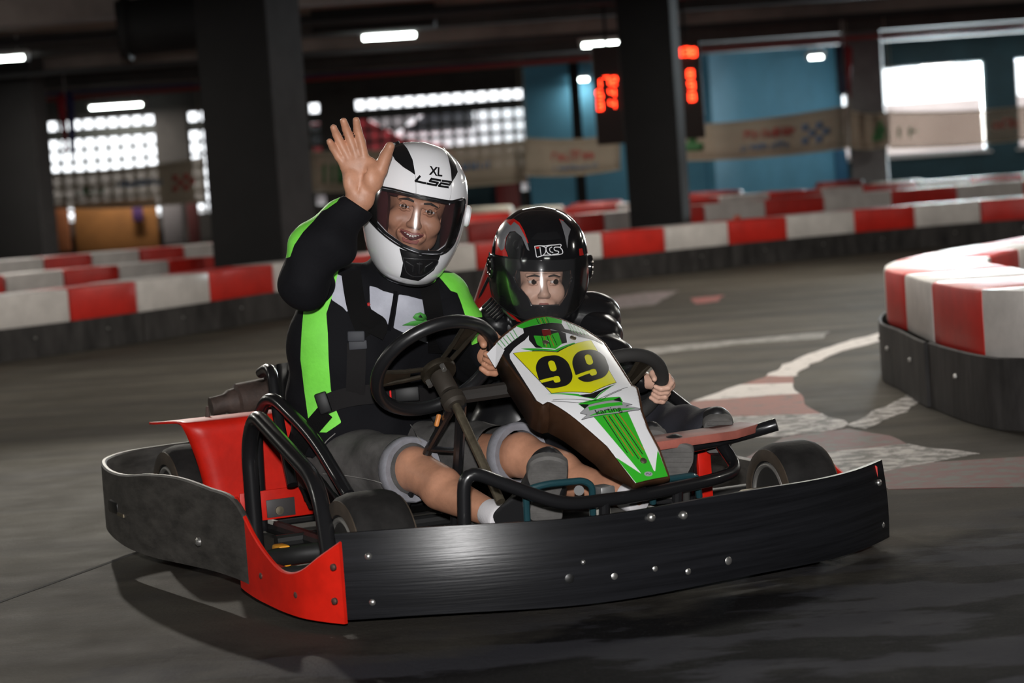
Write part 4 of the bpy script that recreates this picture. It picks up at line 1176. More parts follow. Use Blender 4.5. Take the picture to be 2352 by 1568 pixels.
def guard(sx):
    P = [(-.705, .34), (-.722, .44), (-.735, .54), (-.745, .64), (-.752, .80), (-.768, .98), (-.785, 1.16), (-.795, 1.34), (-.785, 1.52), (-.76, 1.68), (-.715, 1.80), (-.64, 1.875), (-.52, 1.90), (-.30, 1.90), (0, 1.90)]
    zh = [.05, .095, .165, .245, .258, .268, .262, .246, .240, .244, .244, .246, .248, .250, .250]
    zl = [.035, .045, .058, .068, .068, .064, .060, .062, .068, .076, .086, .09, .09, .09, .09]
    n = 90
    P = spline(P, n); zh = spline(np.array(zh)[:, None], n)[:, 0]; zl = spline(np.array(zl)[:, None], n)[:, 0]
    if sx > 0:
        P[:, 0] *= -1; zh = np.minimum(zh, .135 + .10 * np.clip((P[:, 1] - 1.3) / .4, 0, 1)); zl = zl * .6
    return P, zl, zh
for sx in (-1, 1):
    P, zl, zh = guard(sx)
    o = KP(G().band(P, zl, zh, .014), 'side_guard', M_GRD)
    if sx < 0:
        q = kon(462, 1243, 'x', -.775)
        KP(G().lathe([(.010, -.003), (.010, .003), (.006, .007), (.0005, .008)], q + [-.006, 0, 0], (-1, 0, 0), 14), 'rivet', M_ZN, o)
        q = kon(268, 1163, 'x', -.79)
        KP(G().box(q + [-.004, 0, 0], (.016, .085, .032)), 'slot_hole', mat('bolt_hole_black', (.006, .006, .006), .4), o, bevel=.007)
        KP(G().box(kon(280, 1182, 'x', -.800), (.010, .055, .008)), 'slot_bracket', M_STL, o)

# wheels
def wheel(c, r, w, name, steer=0.0):
    hub = KP(G().lathe([(r * .60, -w / 2 * .80), (r * .70, -w / 2 * .98), (r * .88, -w / 2 * .98), (r * .955, -w / 2 * .84), (r, -w / 2 * .55), (r, -w / 2 * .2), (r, w / 2 * .2), (r, w / 2 * .55), (r * .955, w / 2 * .84), (r * .88, w / 2 * .98), (r * .70, w / 2 * .98), (r * .60, w / 2 * .80)], (0, 0, 0) + KB, (1, 0, 0), 40, True, xhint=(0, 1, 0)), name, M_TYR)
    hub.location = Vector(np.asarray(c, float) - KB); hub.rotation_euler = (0, 0, steer)
    for s_ in (-1, 1):
        G().lathe([(r * .90, s_ * w / 2 * .985), (r * .80, s_ * w / 2 * 1.02), (r * .68, s_ * w / 2 * 1.0), (r * .68, s_ * w / 2 * .96), (r * .90, s_ * w / 2 * .94)], (0, 0, 0), (1, 0, 0), 40, True, xhint=(0, 1, 0)).build('sidewall', M_TYS, hub)
        G().torus((s_ * w / 2 * .92, 0, 0), (1, 0, 0), r * .60, .006, 36, 8, xhint=(0, 1, 0)).build('rim_lip', M_RIM, hub)
        G().lathe([(r * .60, s_ * w / 2 * .9), (r * .56, s_ * w / 2 * .5), (r * .30, s_ * w / 2 * .35), (r * .28, s_ * w / 2 * .7), (.0005, s_ * w / 2 * .7)], (0, 0, 0), (1, 0, 0), 32, xhint=(0, 1, 0)).build('rim', mat('dark_rim', (.05, .048, .045), .5, metal=.5), hub)
        for q in range(3):
            a = q * 2 * PI / 3 + .4
            G().cyl((s_ * w / 2 * .5, r * .42 * math.cos(a), r * .42 * math.sin(a)), (s_ * w / 2 * .56, r * .42 * math.cos(a), r * .42 * math.sin(a)), .008, n=6).build('wheel_nut', M_ZN, hub)
    return hub
wheel((-.555, .33, .135), .135, .135, 'front_wheel', -.03)
wheel((.555, .43, .122), .122, .135, 'front_wheel', -.06)
wheel((-.560, 1.52, .142), .142, .17, 'rear_wheel')
wheel((.560, 1.52, .142), .142, .17, 'rear_wheel')
KP(G().cyl((-.5, 1.52, .142), (.5, 1.52, .142), .02, n=14), 'rear_axle', M_STL)
for sx, yy in ((-1, .33), (1, .43)): KP(G().tube([(sx * .30, .40, .10), (sx * .42, yy, .13), (sx * .50, yy, .13)], .016, 10), 'stub_axle', M_STL)

# chassis: floor pans, rails, cross tubes
KP(G().box((-.24, .62, .048), (.44, .95, .006)), 'floor_pan', mat('floor_tray', (.03, .03, .03), .5, var=.4), bevel=.002)
KP(G().box((.24, .62, .048), (.44, .95, .006)), 'floor_pan', mat('floor_tray', (.03, .03, .03), .5, var=.4), bevel=.002)
KP(G().box((-.585, .60, .052), (.22, .50, .008)), 'side_tray', M_RDD, bevel=.002)
KP(G().box((.585, .60, .052), (.22, .50, .008)), 'side_tray', M_RDD, bevel=.002)
KP(G().box((-.66, .50, .075), (.01, .30, .03)), 'tray_lip', M_RED, bevel=.002)
for x in (-.44, 0.0, .44): KP(G().tube([(x, .12, .075), (x, 1.75, .075)], .018, 10), 'chassis_rail', M_FRM)
for y in (.14, .55, 1.05, 1.40, 1.74): KP(G().tube([(-.52, y, .075), (.52, y, .075)], .016, 10), 'cross_tube', M_FRM)
KP(G().tube([(-.44, .75, .085), (-.60, .77, .085), (-.70, .72, .085)], .022, 12, bend=.05), 'guard_bracket', M_FRM)
KP(G().tube([(-.44, .52, .085), (-.70, .50, .085)], .020, 12), 'guard_bracket', M_FRM)
KP(G().tube([(.44, .75, .085), (.72, .75, .085)], .022, 12), 'guard_bracket', M_FRM)
for sx in (-1, 1):
    KP(G().tube([(sx * .44, 1.74, .10), (sx * .60, 1.80, .13), (sx * .66, 1.85, .15)], .015, 10), 'guard_bracket', M_FRM)
    KP(G().tube([(sx * .30, .14, .075), (sx * .30, .055, .10)], .014, 10), 'bumper_bracket', M_FRM)
KP(G().box(kon(648, 1287, 'x', -.60) * [1, 1, 0] + [0, 0, .085], (.03, .05, .05)), 'fuel_valve', mat('yellow_plastic', (.75, .32, .02), .5), bevel=.006)

# side hoops (black tubes)
RT = .0155
KP(G().tube([(-.60, .96, .07), (-.605, .945, .33), (-.607, .87, .405), (-.622, .44, .285), (-.655, .30, .08)], .019, 14, bend=.085), 'side_hoop', M_BLK)
KP(G().tube([(-.47, 1.30, .07), (-.475, 1.27, .34), (-.468, 1.17, .425), (-.43, .98, .325), (-.42, .80, .20)], .016, 14, bend=.08), 'seat_hoop', M_BLK)
# front tubular frame under the nose panel
KP(G().tube([(-.415, .165, .10), (-.415, .135, .318), (-.30, .125, .262), (-.20, .115, .217), (-.02, .135, .212), (.20, .19, .215), (.305, .245, .220), (.312, .36, .292), (.312, .44, .30), (.312, .50, .12)], .0142, 14, bend=.05), 'front_hoop', M_BLK)
for x, y in ((-.10, .125), (.10, .165)): KP(G().tube([(x, y, .21), (x, y + .02, .09)], .012, 10), 'hoop_post', M_BLK)

# red fairing ahead of the rear wheel on the picture's left
def fairing(sx):
    g = G(); V = []; n = 26
    prof = [(1.292, .10), (1.290, .20), (1.288, .30), (1.288, .335), (1.296, .352), (1.312, .358), (1.36, .358), (1.46, .352)]
    prof = spline(prof, 30)
    for y, z in prof:
        f = max(0.0, (z - .10) / .26)
        xo = -.600 - .055 * f ** 2 - (.035 if y > 1.33 else 0) * min(1, (y - 1.33) / .08 if y > 1.33 else 0)
        for i in range(n):
            t = i / (n - 1); x = xo + (-.30 - xo) * t
            e = max(0, 1 - t / .12)
            V.append((x * -sx if sx > 0 else x, y + .02 * e * e, z))
    m = len(prof); F = [(i * n + j, i * n + j + 1, i * n + n + j + 1, i * n + n + j) for i in range(m - 1) for j in range(n - 1)]
    o = mk('rear_fairing', np.array(V), F, M_RED, kart, base=KB)
    solid(o, .006, 0)
    return o
f1 = fairing(-1); f2 = fairing(1)
KP(G().box((-.435, 1.275, .135), (.19, .006, .075)), 'access_panel', M_RED, f1, bevel=.002)
KP(G().box(kon(645, 1165, 'y', 1.268), (.075, .004, .045)), 'data_plate', mat('dark_plate', (.04, .035, .035), .5), f1, bevel=.001)
KP(G().lathe([(.011, -.003), (.011, .003), (.0005, .004)], kon(642, 1172, 'y', 1.264), (0, -1, 0), 16), 'screw', M_STL, f1)
KP(G().cyl((-.55, 1.42, .35), (-.55, 1.42, .385), .008, .003, n=10), 'fairing_stud', M_RST, f1)

# engine and exhaust behind the seats
KP(G().tube([(-.44, 1.74, .352), (-.405, 1.738, .356)], .026, 18), 'exhaust_tip', M_RST)
KP(G().lathe([(.018, -.03), (.024, -.03), (.026, 0), (.034, .012), (.036, .03), (.046, .036), (.046, .12), (.050, .124), (.050, .20), (.042, .21), (.03, .25)], (-.40, 1.737, .358), (1, -.02, .10), 24), 'silencer', M_RST)
KP(G().tube([(-.20, 1.73, .385), (-.12, 1.70, .38), (-.08, 1.62, .30)], .022, 12, bend=.06), 'exhaust_pipe', M_RST)
KP(G().box((-.10, 1.60, .21), (.26, .26, .22)).box((-.10, 1.60, .34), (.18, .18, .06)), 'engine_block', mat('engine_black', (.02, .02, .02), .5), bevel=.015)
gg = G()
for q in range(6): gg.box((-.10, 1.60, .27 + q * .014), (.24, .22, .005))
KP(gg, 'cooling_fins', M_STL)
KP(G().lathe([(.005, -.01), (.026, -.01), (.029, .0), (.029, .022), (.02, .028), (.005, .028)], (-.27, 1.70, .415), (.3, -.2, 1), 20), 'air_filter', M_RST)

# seats
def seat(cx, w, z0, z1, y0, tilt, m, name, hz):
    g = G(); V = []; nu, nv = 17, 20
    prof = spline([(y0 - .42, z0 + .055), (y0 - .30, z0 + .02), (y0 - .15, z0), (y0 - .03, z0 + .03), (y0 + .05, z0 + .14), (y0 + .05 + tilt * .5, (z0 + z1) / 2), (y0 + .05 + tilt, z1)], nv)
    for j, (y, z) in enumerate(prof):
        f = j / (nv - 1)
        hw = w / 2 * (1 - .25 * max(0, f - .75) / .25 * hz)
        for i in range(nu):
            t = -1 + 2 * i / (nu - 1)
            lift = max(0, abs(t) - .55) / .45
            if f < .45: dy, dz = 0, .12 * lift ** 1.5 * min(1, f / .2)
            else: dy, dz = -.15 * lift ** 1.5 * (1 - max(0, f - .7) / .3 * .8), .04 * lift * (1 - f)
            V.append((cx + t * hw, y + dy, z + dz))
    F = [(j * nu + i, j * nu + i + 1, j * nu + nu + i + 1, j * nu + nu + i) for j in range(nv - 1) for i in range(nu - 1)]
    o = mk(name, np.array(V), F, m, kart, base=KB, sharp=60); solid(o, .010, 0)
    return o
M_SEAT = mat('black_seat_shell', (.006, .006, .0065), .5, spec=.2)
s1 = seat(-.205, .38, .09, .47, 1.33, .10, M_SEAT, 'seat', 1)
s2 = seat(.215, .40, .09, .52, 1.27, .05, M_SEAT, 'seat', 1)
KP(G().tube([(-.45, 1.10, .20), (-.44, 1.20, .36), (-.432, 1.24, .47), (-.425, 1.29, .475), (-.42, 1.36, .46)], .014, 12, bend=.05), 'seat_edge_bar', M_BLK)
# red headrest pad beside the small rider
hp = G()
V = []; n = 14
for i in range(n + 1):
    f = i / n
    a = kon(1150, 600, 'x', .115) * (1 - f) + kon(1124, 735, 'x', .115) * f
    hw = .014 + .028 * f
    for q in range(12):
        t = q * PI / 6
        V.append(a + [hw * math.cos(t), .035 * math.sin(t) + .04, 0])
F = [(i * 12 + q, i * 12 + (q + 1) % 12, i * 12 + 12 + (q + 1) % 12, i * 12 + 12 + q) for i in range(n) for q in range(12)] + [tuple(range(11, -1, -1)), tuple(range(n * 12, n * 12 + 12))]
KP(hp.add(V, F), 'headrest_pad', mat('red_vinyl', (.22, .012, .010), .35), bevel=.012)
KP(G().tube([kon(1140, 600, 'x', .09), kon(1098, 690, 'x', .09), kon(1106, 745, 'x', .09)], .004, 8, bend=.05), 'headrest_bar', M_BLK)

# right side tray with black roll edge, dark bar along the rider's leg
def quad_slab(pts, t, name, m, parent=None):
    P = np.array(pts); n = len(P)
    V = np.concatenate([P, P - [0, 0, t]])
    F = [tuple(range(n)), tuple(range(2 * n - 1, n - 1, -1))] + [(i, n + i, n + (i + 1) % n, (i + 1) % n) for i in range(n)]
    return KP(G().add(V, F), name, m, parent, bevel=.003)
quad_slab([kon(1470, 1020, 'z', .310), kon(1690, 988, 'z', .310), kon(1745, 972, 'z', .310), kon(1700, 968, 'z', .310), kon(1630, 980, 'z', .310), kon(1470, 1004, 'z', .310)], .02, 'knee_tray', M_RDD)
KP(G().tube([kon(1480, 1040, 'z', .283), kon(1560, 1029, 'z', .284), kon(1680, 1004, 'z', .286), kon(1745, 986, 'z', .296), kon(1784, 974, 'z', .306)], .0150, 14), 'tray_roll', M_BLK)
q0, q1 = kon(1614, 1050, 'y', .45), kon(1622, 1130, 'y', .45)
KP(G().box((q0 + q1) / 2, (.034, .012, abs(q0[2] - q1[2]) + .05)), 'tray_support', M_RED, bevel=.002)
KP(G().tube([kon(1405, 815, 'x', .36), kon(1520, 890, 'x', .40), kon(1640, 985, 'x', .44), kon(1660, 1005, 'x', .45)], .013, 12), 'side_bar', M_BLK)
quad_slab([kon(1380, 860, 'x', .36), kon(1520, 895, 'x', .40), kon(1632, 975, 'x', .44), kon(1600, 1000, 'x', .44), kon(1480, 960, 'x', .40)], .012, 'side_panel', mat('matt_black_panel', (.012, .012, .013), .6))

# pedals
def pedal(pts, r, name, m):
    return KP(G().tube(pts, r, 10, bend=.02), name, m)
M_PED = mat('teal_pedal', (.012, .045, .055), .35, coat=.3)
pedal([kon(1212, 1215, 'y', .19), kon(1207, 1125, 'y', .17), kon(1255, 1111, 'y', .165), kon(1340, 1103, 'y', .165), kon(1360, 1115, 'y', .165), kon(1362, 1180, 'y', .19)], .0075, 'pedal', M_PED)
KP(G().cyl(kon(1330, 1126, 'y', .17), kon(1330, 1126, 'y', .19), .011, n=14), 'pedal_pivot', M_FRM)
KP(G().box(kon(1385, 1125, 'y', .21), (.035, .05, .02)), 'brake_cylinder', mat('brake_grey', (.25, .25, .25), .4, metal=.6), bevel=.004)
KP(G().box(kon(1378, 1180, 'y', .24), (.04, .03, .06)), 'pedal_bracket', mat('dull_alloy', (.3, .29, .26), .5, metal=.5), bevel=.003)
pedal([kon(1500, 1155, 'y', .22), kon(1497, 1105, 'y', .20), kon(1600, 1090, 'y', .22), kon(1606, 1140, 'y', .24)], .0075, 'pedal', M_PED)
KP(G().cyl(kon(1575, 1115, 'y', .20), kon(1577, 1160, 'y', .24), .008, n=10), 'pedal_rod', M_ZN)

# steering wheels and columns
def steering(c, R0, r, nrm, xh, name, m, col_to, spokes=True):
    c = np.asarray(c, float); Rm = frame(nrm, xh)
    rim = KP(G().torus(c, nrm, R0, r, 56, 14, xhint=xh), name, m)
    if spokes:
        for a in (math.radians(178), math.radians(62), math.radians(-60)):
            d = Rm[:, 0] * math.cos(a) + Rm[:, 1] * math.sin(a); s_ = np.cross(Rm[:, 2], d)
            for e in (-1, 1):
                KP(G().tube([c - Rm[:, 2] * .012 + d * .03 + s_ * e * .012, c - Rm[:, 2] * .010 + d * .08 + s_ * e * .015, c - Rm[:, 2] * .002 + d * (R0 - .004) + s_ * e * .021], .0055, 8), 'spoke', M_SPK, rim)
            KP(G().box(c - Rm[:, 2] * .006 + d * (R0 * .70), (R0 * .5, .034, .003), np.stack([d, s_, Rm[:, 2]], 1)), 'spoke_web', M_SPK, rim)
    KP(G().lathe([(.0005, -.026), (.040, -.026), (.042, -.02), (.042, -.012), (.0005, -.010)], c, nrm, 24, xhint=xh), 'hub_plate', M_SPK, rim)
    KP(G().lathe([(.0005, -.085), (.022, -.085), (.024, -.08), (.024, -.03), (.0005, -.026)], c, nrm, 20, xhint=xh), 'hub', mat('dusty_iron', (.045, .037, .029), .6, metal=.4), rim)
    KP(G().lathe([(.0005, -.125), (.020, -.125), (.028, -.118), (.028, -.098), (.020, -.09), (.0005, -.085)], c, nrm, 20, xhint=xh), 'collar', mat('dusty_iron', (.045, .037, .029), .6, metal=.4), rim)
    for a in (30, 150, 270):
        d = Rm[:, 0] * math.cos(math.radians(a)) + Rm[:, 1] * math.sin(math.radians(a))
        KP(G().cyl(c + d * .031 - Rm[:, 2] * .042, c + d * .031 - Rm[:, 2] * .024, .0065, n=6), 'hub_bolt', M_ZN, rim)
    KP(G().cyl(c - Rm[:, 2] * .12, col_to, .0105, n=14), 'steering_column', M_STL)
    return rim
M_SPK = mat('worn_spoke', (.040, .032, .022), .45, metal=.6, var=.3, vscale=30)
SWC = np.array([-.25, .63, .492]); SWN = np.array([-.04, .72, .69])
steering(SWC, .143, .0155, SWN, (1, 0, .10), 'steering_wheel', mat('black_grip', (.011, .011, .012), .35), kon(1150, 1152, 'x', -.24))
KWC = np.array([.168, .575, .388]); KWN = np.array([.0, .74, .67])
steering(KWC, .128, .0160, KWN, (1, 0, .05), 'steering_wheel', mat('foam_grip', (.022, .021, .020), .8), (.16, .33, .20))
KP(G().torus(KWC, KWN, .130, .019, 10, 14, math.radians(108), math.radians(116), xhint=(1, 0, .05)), 'grip_ring', mat('yellow_tape', (.6, .38, .03), .5))
# steering supports
KP(G().tube([SWC + [.0, -.085, -.085], kon(985, 1030, 'y', .74), (-.30, .84, .085)], .010, 10), 'column_support', M_BLK)
KP(G().tube([SWC + [.02, -.085, -.085], kon(1050, 1100, 'y', .70), (-.185, .74, .085)], .0125, 10), 'column_support', M_BLK)
KP(G().tube([kon(985, 1030, 'y', .74), kon(1050, 1035, 'y', .66)], .007, 8), 'column_brace', M_BLK)
q = kon(1005, 965, 'x', -.262)
KP(G().box(q, (.010, .012, .030), rotm('Y', .35)), 'orange_tie', mat('orange_rubber', (.6, .22, .05), .5), bevel=.004)
KP(G().tube([SWC + [.02, -.05, -.07], (-.08, .46, .44), (-.03, .40, .44)], .018, 10, bend=.04), 'link_arm', mat('dark_arm', (.02, .017, .015), .5))

# nose panel: sloping plate with side skirt and printed graphics
_A, _B, _T = np.array([.574, .579]), np.array([.283, .421]), np.array([.108, .249])
_LA, _LT = np.linalg.norm(_B - _A), np.linalg.norm(_T - _B)
def NS(uv):
    uv = np.asarray(uv, float); u, v = uv[:, 0], uv[:, 1]; w = .05
    d1, d2 = (_B - _A) / _LA, (_T - _B) / _LT
    s = np.clip(v - (_LA - w), 0, 2 * w)
    c = _A + d1 * np.minimum(v, _LA - w)[:, None] + d1 * (s - s * s / (4 * w))[:, None] + d2 * (s * s / (4 * w))[:, None] + d2 * np.maximum(v - _LA - w, 0)[:, None]
    cc = 1.7 - .9 * np.clip((v - .1) / .45, 0, 1)
    return np.stack([u, c[:, 0], c[:, 1] - cc * u * u], 1) - KB
M_NW = mat('white_sticker', (.80, .80, .82), .3, coat=.3)
M_NG = mat('green_sticker', (.035, .42, .025), .3, coat=.3)
M_NY = mat('yellow_sticker', (.72, .70, .008), .35, coat=.2)
M_NK = mat('black_sticker', (.010, .010, .011), .35)
M_NR = mat('dark_red_sticker', (.16, .01, .01), .35)
M_NO = mat('orange_line', (.42, .13, .02), .4)
M_NS = mat('silver_sticker', (.45, .45, .47), .35, metal=.3)
M_PAN = mat('brown_black_plastic', (.058, .026, .013), .38, var=.45, vscale=6)
OUT = np.array(NP['outline'])
fl_ = -1.0 if surf_normal(NS, np.array([[0, .2]]))[0][2] < 0 else 1.0
nose = polydecal(NS, OUT, .004, 0, 'nose_panel', M_NW, kart, fl_)
solid(nose, .004, -1)
# folded side skirt of the panel
n = len(OUT); dense = []
for i in range(n):
    a, b_ = OUT[i], OUT[(i + 1) % n]
    for j in range(6): dense.append(a + (b_ - a) * j / 6)
dense = np.array(dense); cen = np.array([-.02, 0])
P0 = NS(dense); Nn = surf_normal(NS, dense) * fl_
prev, nxt = np.roll(P0, 1, 0), np.roll(P0, -1, 0); tang = nxt - prev; tang /= np.linalg.norm(tang, axis=1)[:, None]
outw = np.cross(tang, Nn); sgn = np.sign(((P0 - P0.mean(0)) * outw).sum(1)).mean(); outw *= np.sign(sgn)
dep = np.interp(dense[:, 1], [0, .03, .1, .28, .33, .5, .58], [.014, .03, .055, .06, .06, .045, .012])
P1 = P0 - Nn * dep[:, None] + outw * (dep * .45)[:, None]
rim0 = P0 + outw * .004 - Nn * .001
m = len(dense)
V = np.concatenate([P0 - Nn * .0005, rim0, P1]); F = []
for i in range(m):
    j = (i + 1) % m
    F += [(i, j, m + j, m + i), (m + i, m + j, 2 * m + j, 2 * m + i)]
sk = mk('nose_skirt', V, F, M_PAN, nose, sharp=60); solid(sk, .003, 0)
q_ = [kon(x, y, 'x', v) for x, y, v in ((1143, 788, -.142), (1159, 803, -.138), (1139, 843, -.149), (1120, 812, -.156))]
qc = np.mean(q_, 0)
wc = mk('white_corner', np.array([qc + (p - qc) * 1.0 + [-.004, -.006, 0] for p in q_]) - KB, [(0, 1, 2, 3)], M_NW, nose, sharp=0); solid(wc, .003, 0)
def nd(key, m, off, name='sticker', res=.0025): return polydecal(NS, NP[key], res, off, name, m, nose, fl_)
nd('black', M_NK, .0006, 'black_border'); nd('topgreen', M_NG, .0009, 'green_top'); nd('shieldblack', M_NK, .0008, 'shield_border'); nd('shield', M_NG, .0010, 'green_shield'); nd('redblock', M_NR, .0011, 'red_block', .002)
nd('chevtopg', M_NG, .0008, 'green_chevron', .0015); nd('chevtop', M_NK, .0011, 'black_chevron', .0012)
nd('chevbotg', M_NG, .0008, 'green_chevron', .0015); nd('chevbot', M_NK, .0011, 'black_chevron', .0015)
polydecal(NS, NP['yellow'], .002, .0010, 'number_border', M_NK, nose, fl_, grow=.0012)
nd('yellow', M_NY, .0014, 'number_plate', .002); nd('wedge', M_NG, .0008, 'green_wedge', .002)
nd('tri1', M_NK, .0012, 'badge_wing', .001); nd('tri2', M_NK, .0012, 'badge_wing', .001)
polydecal(NS, NP['badge'], .0012, .0014, 'badge_shadow', M_NK, nose, fl_, grow=.0010)  # black outline printed around the badge
nd('badge', M_NS, .0018, 'badge', .0012); nd('badgeg', M_NG, .0022, 'badge_band', .001); nd('badgeg2', M_NG, .0022, 'badge_band', .001)
for i, L in enumerate(NP['lines']): ribbon_uv(NS, [L], .0022, .0012, 'pinstripe', M_NK if i % 2 == 0 else M_NO, nose, fl_)
for i, L in enumerate(NP['linesU']): ribbon_uv(NS, [L], .0016, .0013, 'pinstripe', M_NK if i % 2 == 0 else M_NO, nose, fl_)
for i, L in enumerate(NP['linesS']): ribbon_uv(NS, [L], .0016, .0014, 'pinstripe', M_NK if i % 2 == 0 else M_NO, nose, fl_)
M_PG = mat('pale_green_line', (.16, .42, .18), .35)
for key in ('stripesL', 'stripesR'):
    for L in NP[key]: ribbon_uv(NS, [L], .0022, .0010, 'pinstripe', M_PG, nose, fl_)
for L in NP['thin']: ribbon_uv(NS, [L], .0014, .0010, 'pinstripe', M_NK, nose, fl_)
def nine(u, v):
    """field of a heavy 9 in its own box: x right 0..1, y down 0..1.06"""
    o = rrect(u, v, 0, 1, 0, 1.0, .40)
    cnt = rrect(u, v, .40, .60, .16, .50, .095)
    gap = np.minimum(rrect(u, v, -.3, .42, .665, .755, .01), rrect(u, v, .40, .60, .655, .85, .07))
    nib = rrect(u, v, -.2, .10, .74, .76, .0)
    return np.maximum(np.maximum(o, -cnt), -gap)
for q in NP['nine']:
    P0_, P1_, P2_ = [np.array(a) for a in q]
    Mx = np.linalg.inv(np.stack([P1_ - P0_, P2_ - P0_], 1))
    def fld(u, v, P0_=P0_, Mx=Mx):
        a = Mx[0, 0] * (u - P0_[0]) + Mx[0, 1] * (v - P0_[1]); b2 = Mx[1, 0] * (u - P0_[0]) + Mx[1, 1] * (v - P0_[1])
        return nine(a, b2) * .08
    C4 = np.array([P0_, P1_, P2_, P1_ + P2_ - P0_])
    decal(NS, fld, (C4[:, 0].min(), C4[:, 0].max(), C4[:, 1].min(), C4[:, 1].max()), (.0012, .0012), .0018, 'number_nine', M_NK, nose, fl_)
# badge lettering
V2, F2 = text2d('karting', bold=.01)
a, b_ = [np.array(q) for q in NP['karting']]
w_ = np.linalg.norm(b_ - a); sc_ = w_ / (V2[:, 0].max() - V2[:, 0].min())
uvp = (a + b_) / 2 + np.stack([V2[:, 0] * sc_, -V2[:, 1] * sc_ * .9], 1) + [0, -.001]
mk('badge_lettering', NS(uvp) + surf_normal(NS, uvp) * fl_ * .0026, F2, M_NK, nose, sharp=0)
for q in NP['bolts']:
    q = np.array([q]); c = NS(q)[0]; nn = surf_normal(NS, q)[0] * fl_
    G().lathe([(.0075, 0), (.0075, .003), (.005, .0045), (.0005, .005)], c, nn, 16).build('panel_screw', M_STL, nose)
q = np.array(NP['oval']); c = NS(q)[0]; nn = surf_normal(NS, q)[0] * fl_
decal(NS, lambda u, v: np.hypot((u - q[0, 0]) / 1.5, v - q[0, 1]) - .0065, (q[0, 0] - .02, q[0, 0] + .02, q[0, 1] - .02, q[0, 1] + .02), (.0012, .0012), .0012, 'oval_logo', M_NS, nose, fl_)
ribbon_uv(NS, [[(q[0, 0] - .006, q[0, 1] + .001), (q[0, 0] - .002, q[0, 1] - .002), (q[0, 0] + .002, q[0, 1] + .002), (q[0, 0] + .006, q[0, 1] - .001)]], .0018, .0016, 'oval_mark', mat('purple_ink', (.10, .06, .16), .4), nose, fl_)

# ================================================================== people
M_SKIN = mat('skin_adult', (.49, .238, .146), .5, var=.16, vscale=22, bump=.05, bscale=180, sss=0)
M_SKIK = mat('skin_child', (.66, .40, .30), .5, var=.08, vscale=22, sss=0)
M_JK = mat('black_jacket_cloth', (.0045, .0045, .0062), .85, spec=.2, bump=.12, bscale=90, sheen=0)
M_JG = mat('lime_green_cloth', (.21, .80, .075), .65, var=.12, vscale=10, bump=.08, bscale=120)
M_JW = mat('silver_grey_cloth', (.44, .45, .52), .6, var=.1, vscale=20, bump=.06, bscale=120)
M_DEN = mat('grey_denim', (.085, .080, .077), .85, var=.35, vscale=16, bump=.12, bscale=260)
M_CUF = mat('pale_denim_cuff', (.22, .22, .245), .85, var=.15, vscale=30, bump=.1, bscale=260)
M_SOL = mat('grey_rubber_sole', (.105, .100, .095), .75, var=.25, vscale=20, bump=.1, bscale=90)
M_SHO = mat('black_shoe', (.012, .012, .013), .5)
M_SOC = mat('white_sock', (.68, .66, .68), .8, bump=.1, bscale=200)
M_EYW = mat('eye_white', (.70, .66, .64), .25)
M_IRI = mat('dark_iris', (.025, .015, .010), .15)
M_TTH = mat('teeth', (.68, .64, .56), .3)
M_LIP = mat('lip_pink', (.36, .12, .10), .45)
M_MTH = mat('mouth_inside', (.10, .02, .02), .5)
M_BRO = mat('eyebrow_hair', (.03, .022, .018), .8)
M_GUM = mat('braces_metal', (.5, .5, .5), .3, metal=.9)

def D(px, py, Y): return katY(px, py, Y)
def wproj(Pk):
    q = k2w(Pk) - cC; w = q @ cF; a = q @ cR0 / w * FPX; b = -(q @ cU0) / w * FPX
    return np.stack([1176 + a * math.cos(ROLL) + b * math.sin(ROLL), 784 - a * math.sin(ROLL) + b * math.cos(ROLL)], 1)
VIEW = np.array([0.0, 1.0, 0.0]) @ KM          # away from the camera, in kart axes
def orth(Pk):                                   # (sideways, up) of points, square to the hall
    w = k2w(Pk); return w[:, 0], w[:, 2]
def opoly(px, Y): return np.array([at(x, y, Y)[[0, 2]] for x, y in px])
def front(P, px, py, rad=14, lift=.0):
    """front-most point of a cloth surface near a sight line"""
    q = wproj(P); m = ((q - [px, py]) ** 2).sum(1) < rad * rad
    dep = (P @ VIEW)
    if not m.any(): return None
    c = P[m][np.argmin(dep[m])]
    t = kon(px, py, 'y', c[1])
    cK = w2k(cC); d = ray(px, py) @ KM; d = d / np.linalg.norm(d)
    s = (c - cK) @ d
    return cK + d * (s - lift)
def panels(P, F, defs, base, parent, name, m):
    """cut coloured panels out of a cloth mesh; defs = (part name, material, list of fields)"""
    V, T = P, tris(F)
    for nm, mm, fld in defs:
        (v, t), (V, T) = cut(V, T, fld(V))
        if len(t): 
            o = mk(nm, v, t, mm, parent, sharp=180, base=base)
    return V, T
def pieces(v, t):
    lab = np.arange(len(v))
    while True:
        m = lab[t].min(1); new = lab.copy()
        for j in range(3): np.minimum.at(new, t[:, j], m)
        new = new[new]
        if (new == lab).all(): break
        lab = new
    out = []
    for u in np.unique(lab[t[:, 0]]):
        tt = t[lab[t[:, 0]] == u]; w, inv = np.unique(tt.ravel(), return_inverse=True)
        if len(tt) > 12: out.append((v[w], inv.reshape(-1, 3)))
    return out
def subparts(root, P, F, defs, base, name, m):
    V, T = P, tris(F); made = []
    for nm, mm, fld in defs:
        (v, t), (V, T) = cut(V, T, fld(V))
        if len(t): made += [(nm, mm, *q) for q in pieces(v, t)]
    o = mk(name, V, T, m, root, sharp=180, base=base)
    for nm, mm, v, t in made: mk(nm, v, t, mm, o, sharp=180, base=base)
    return o

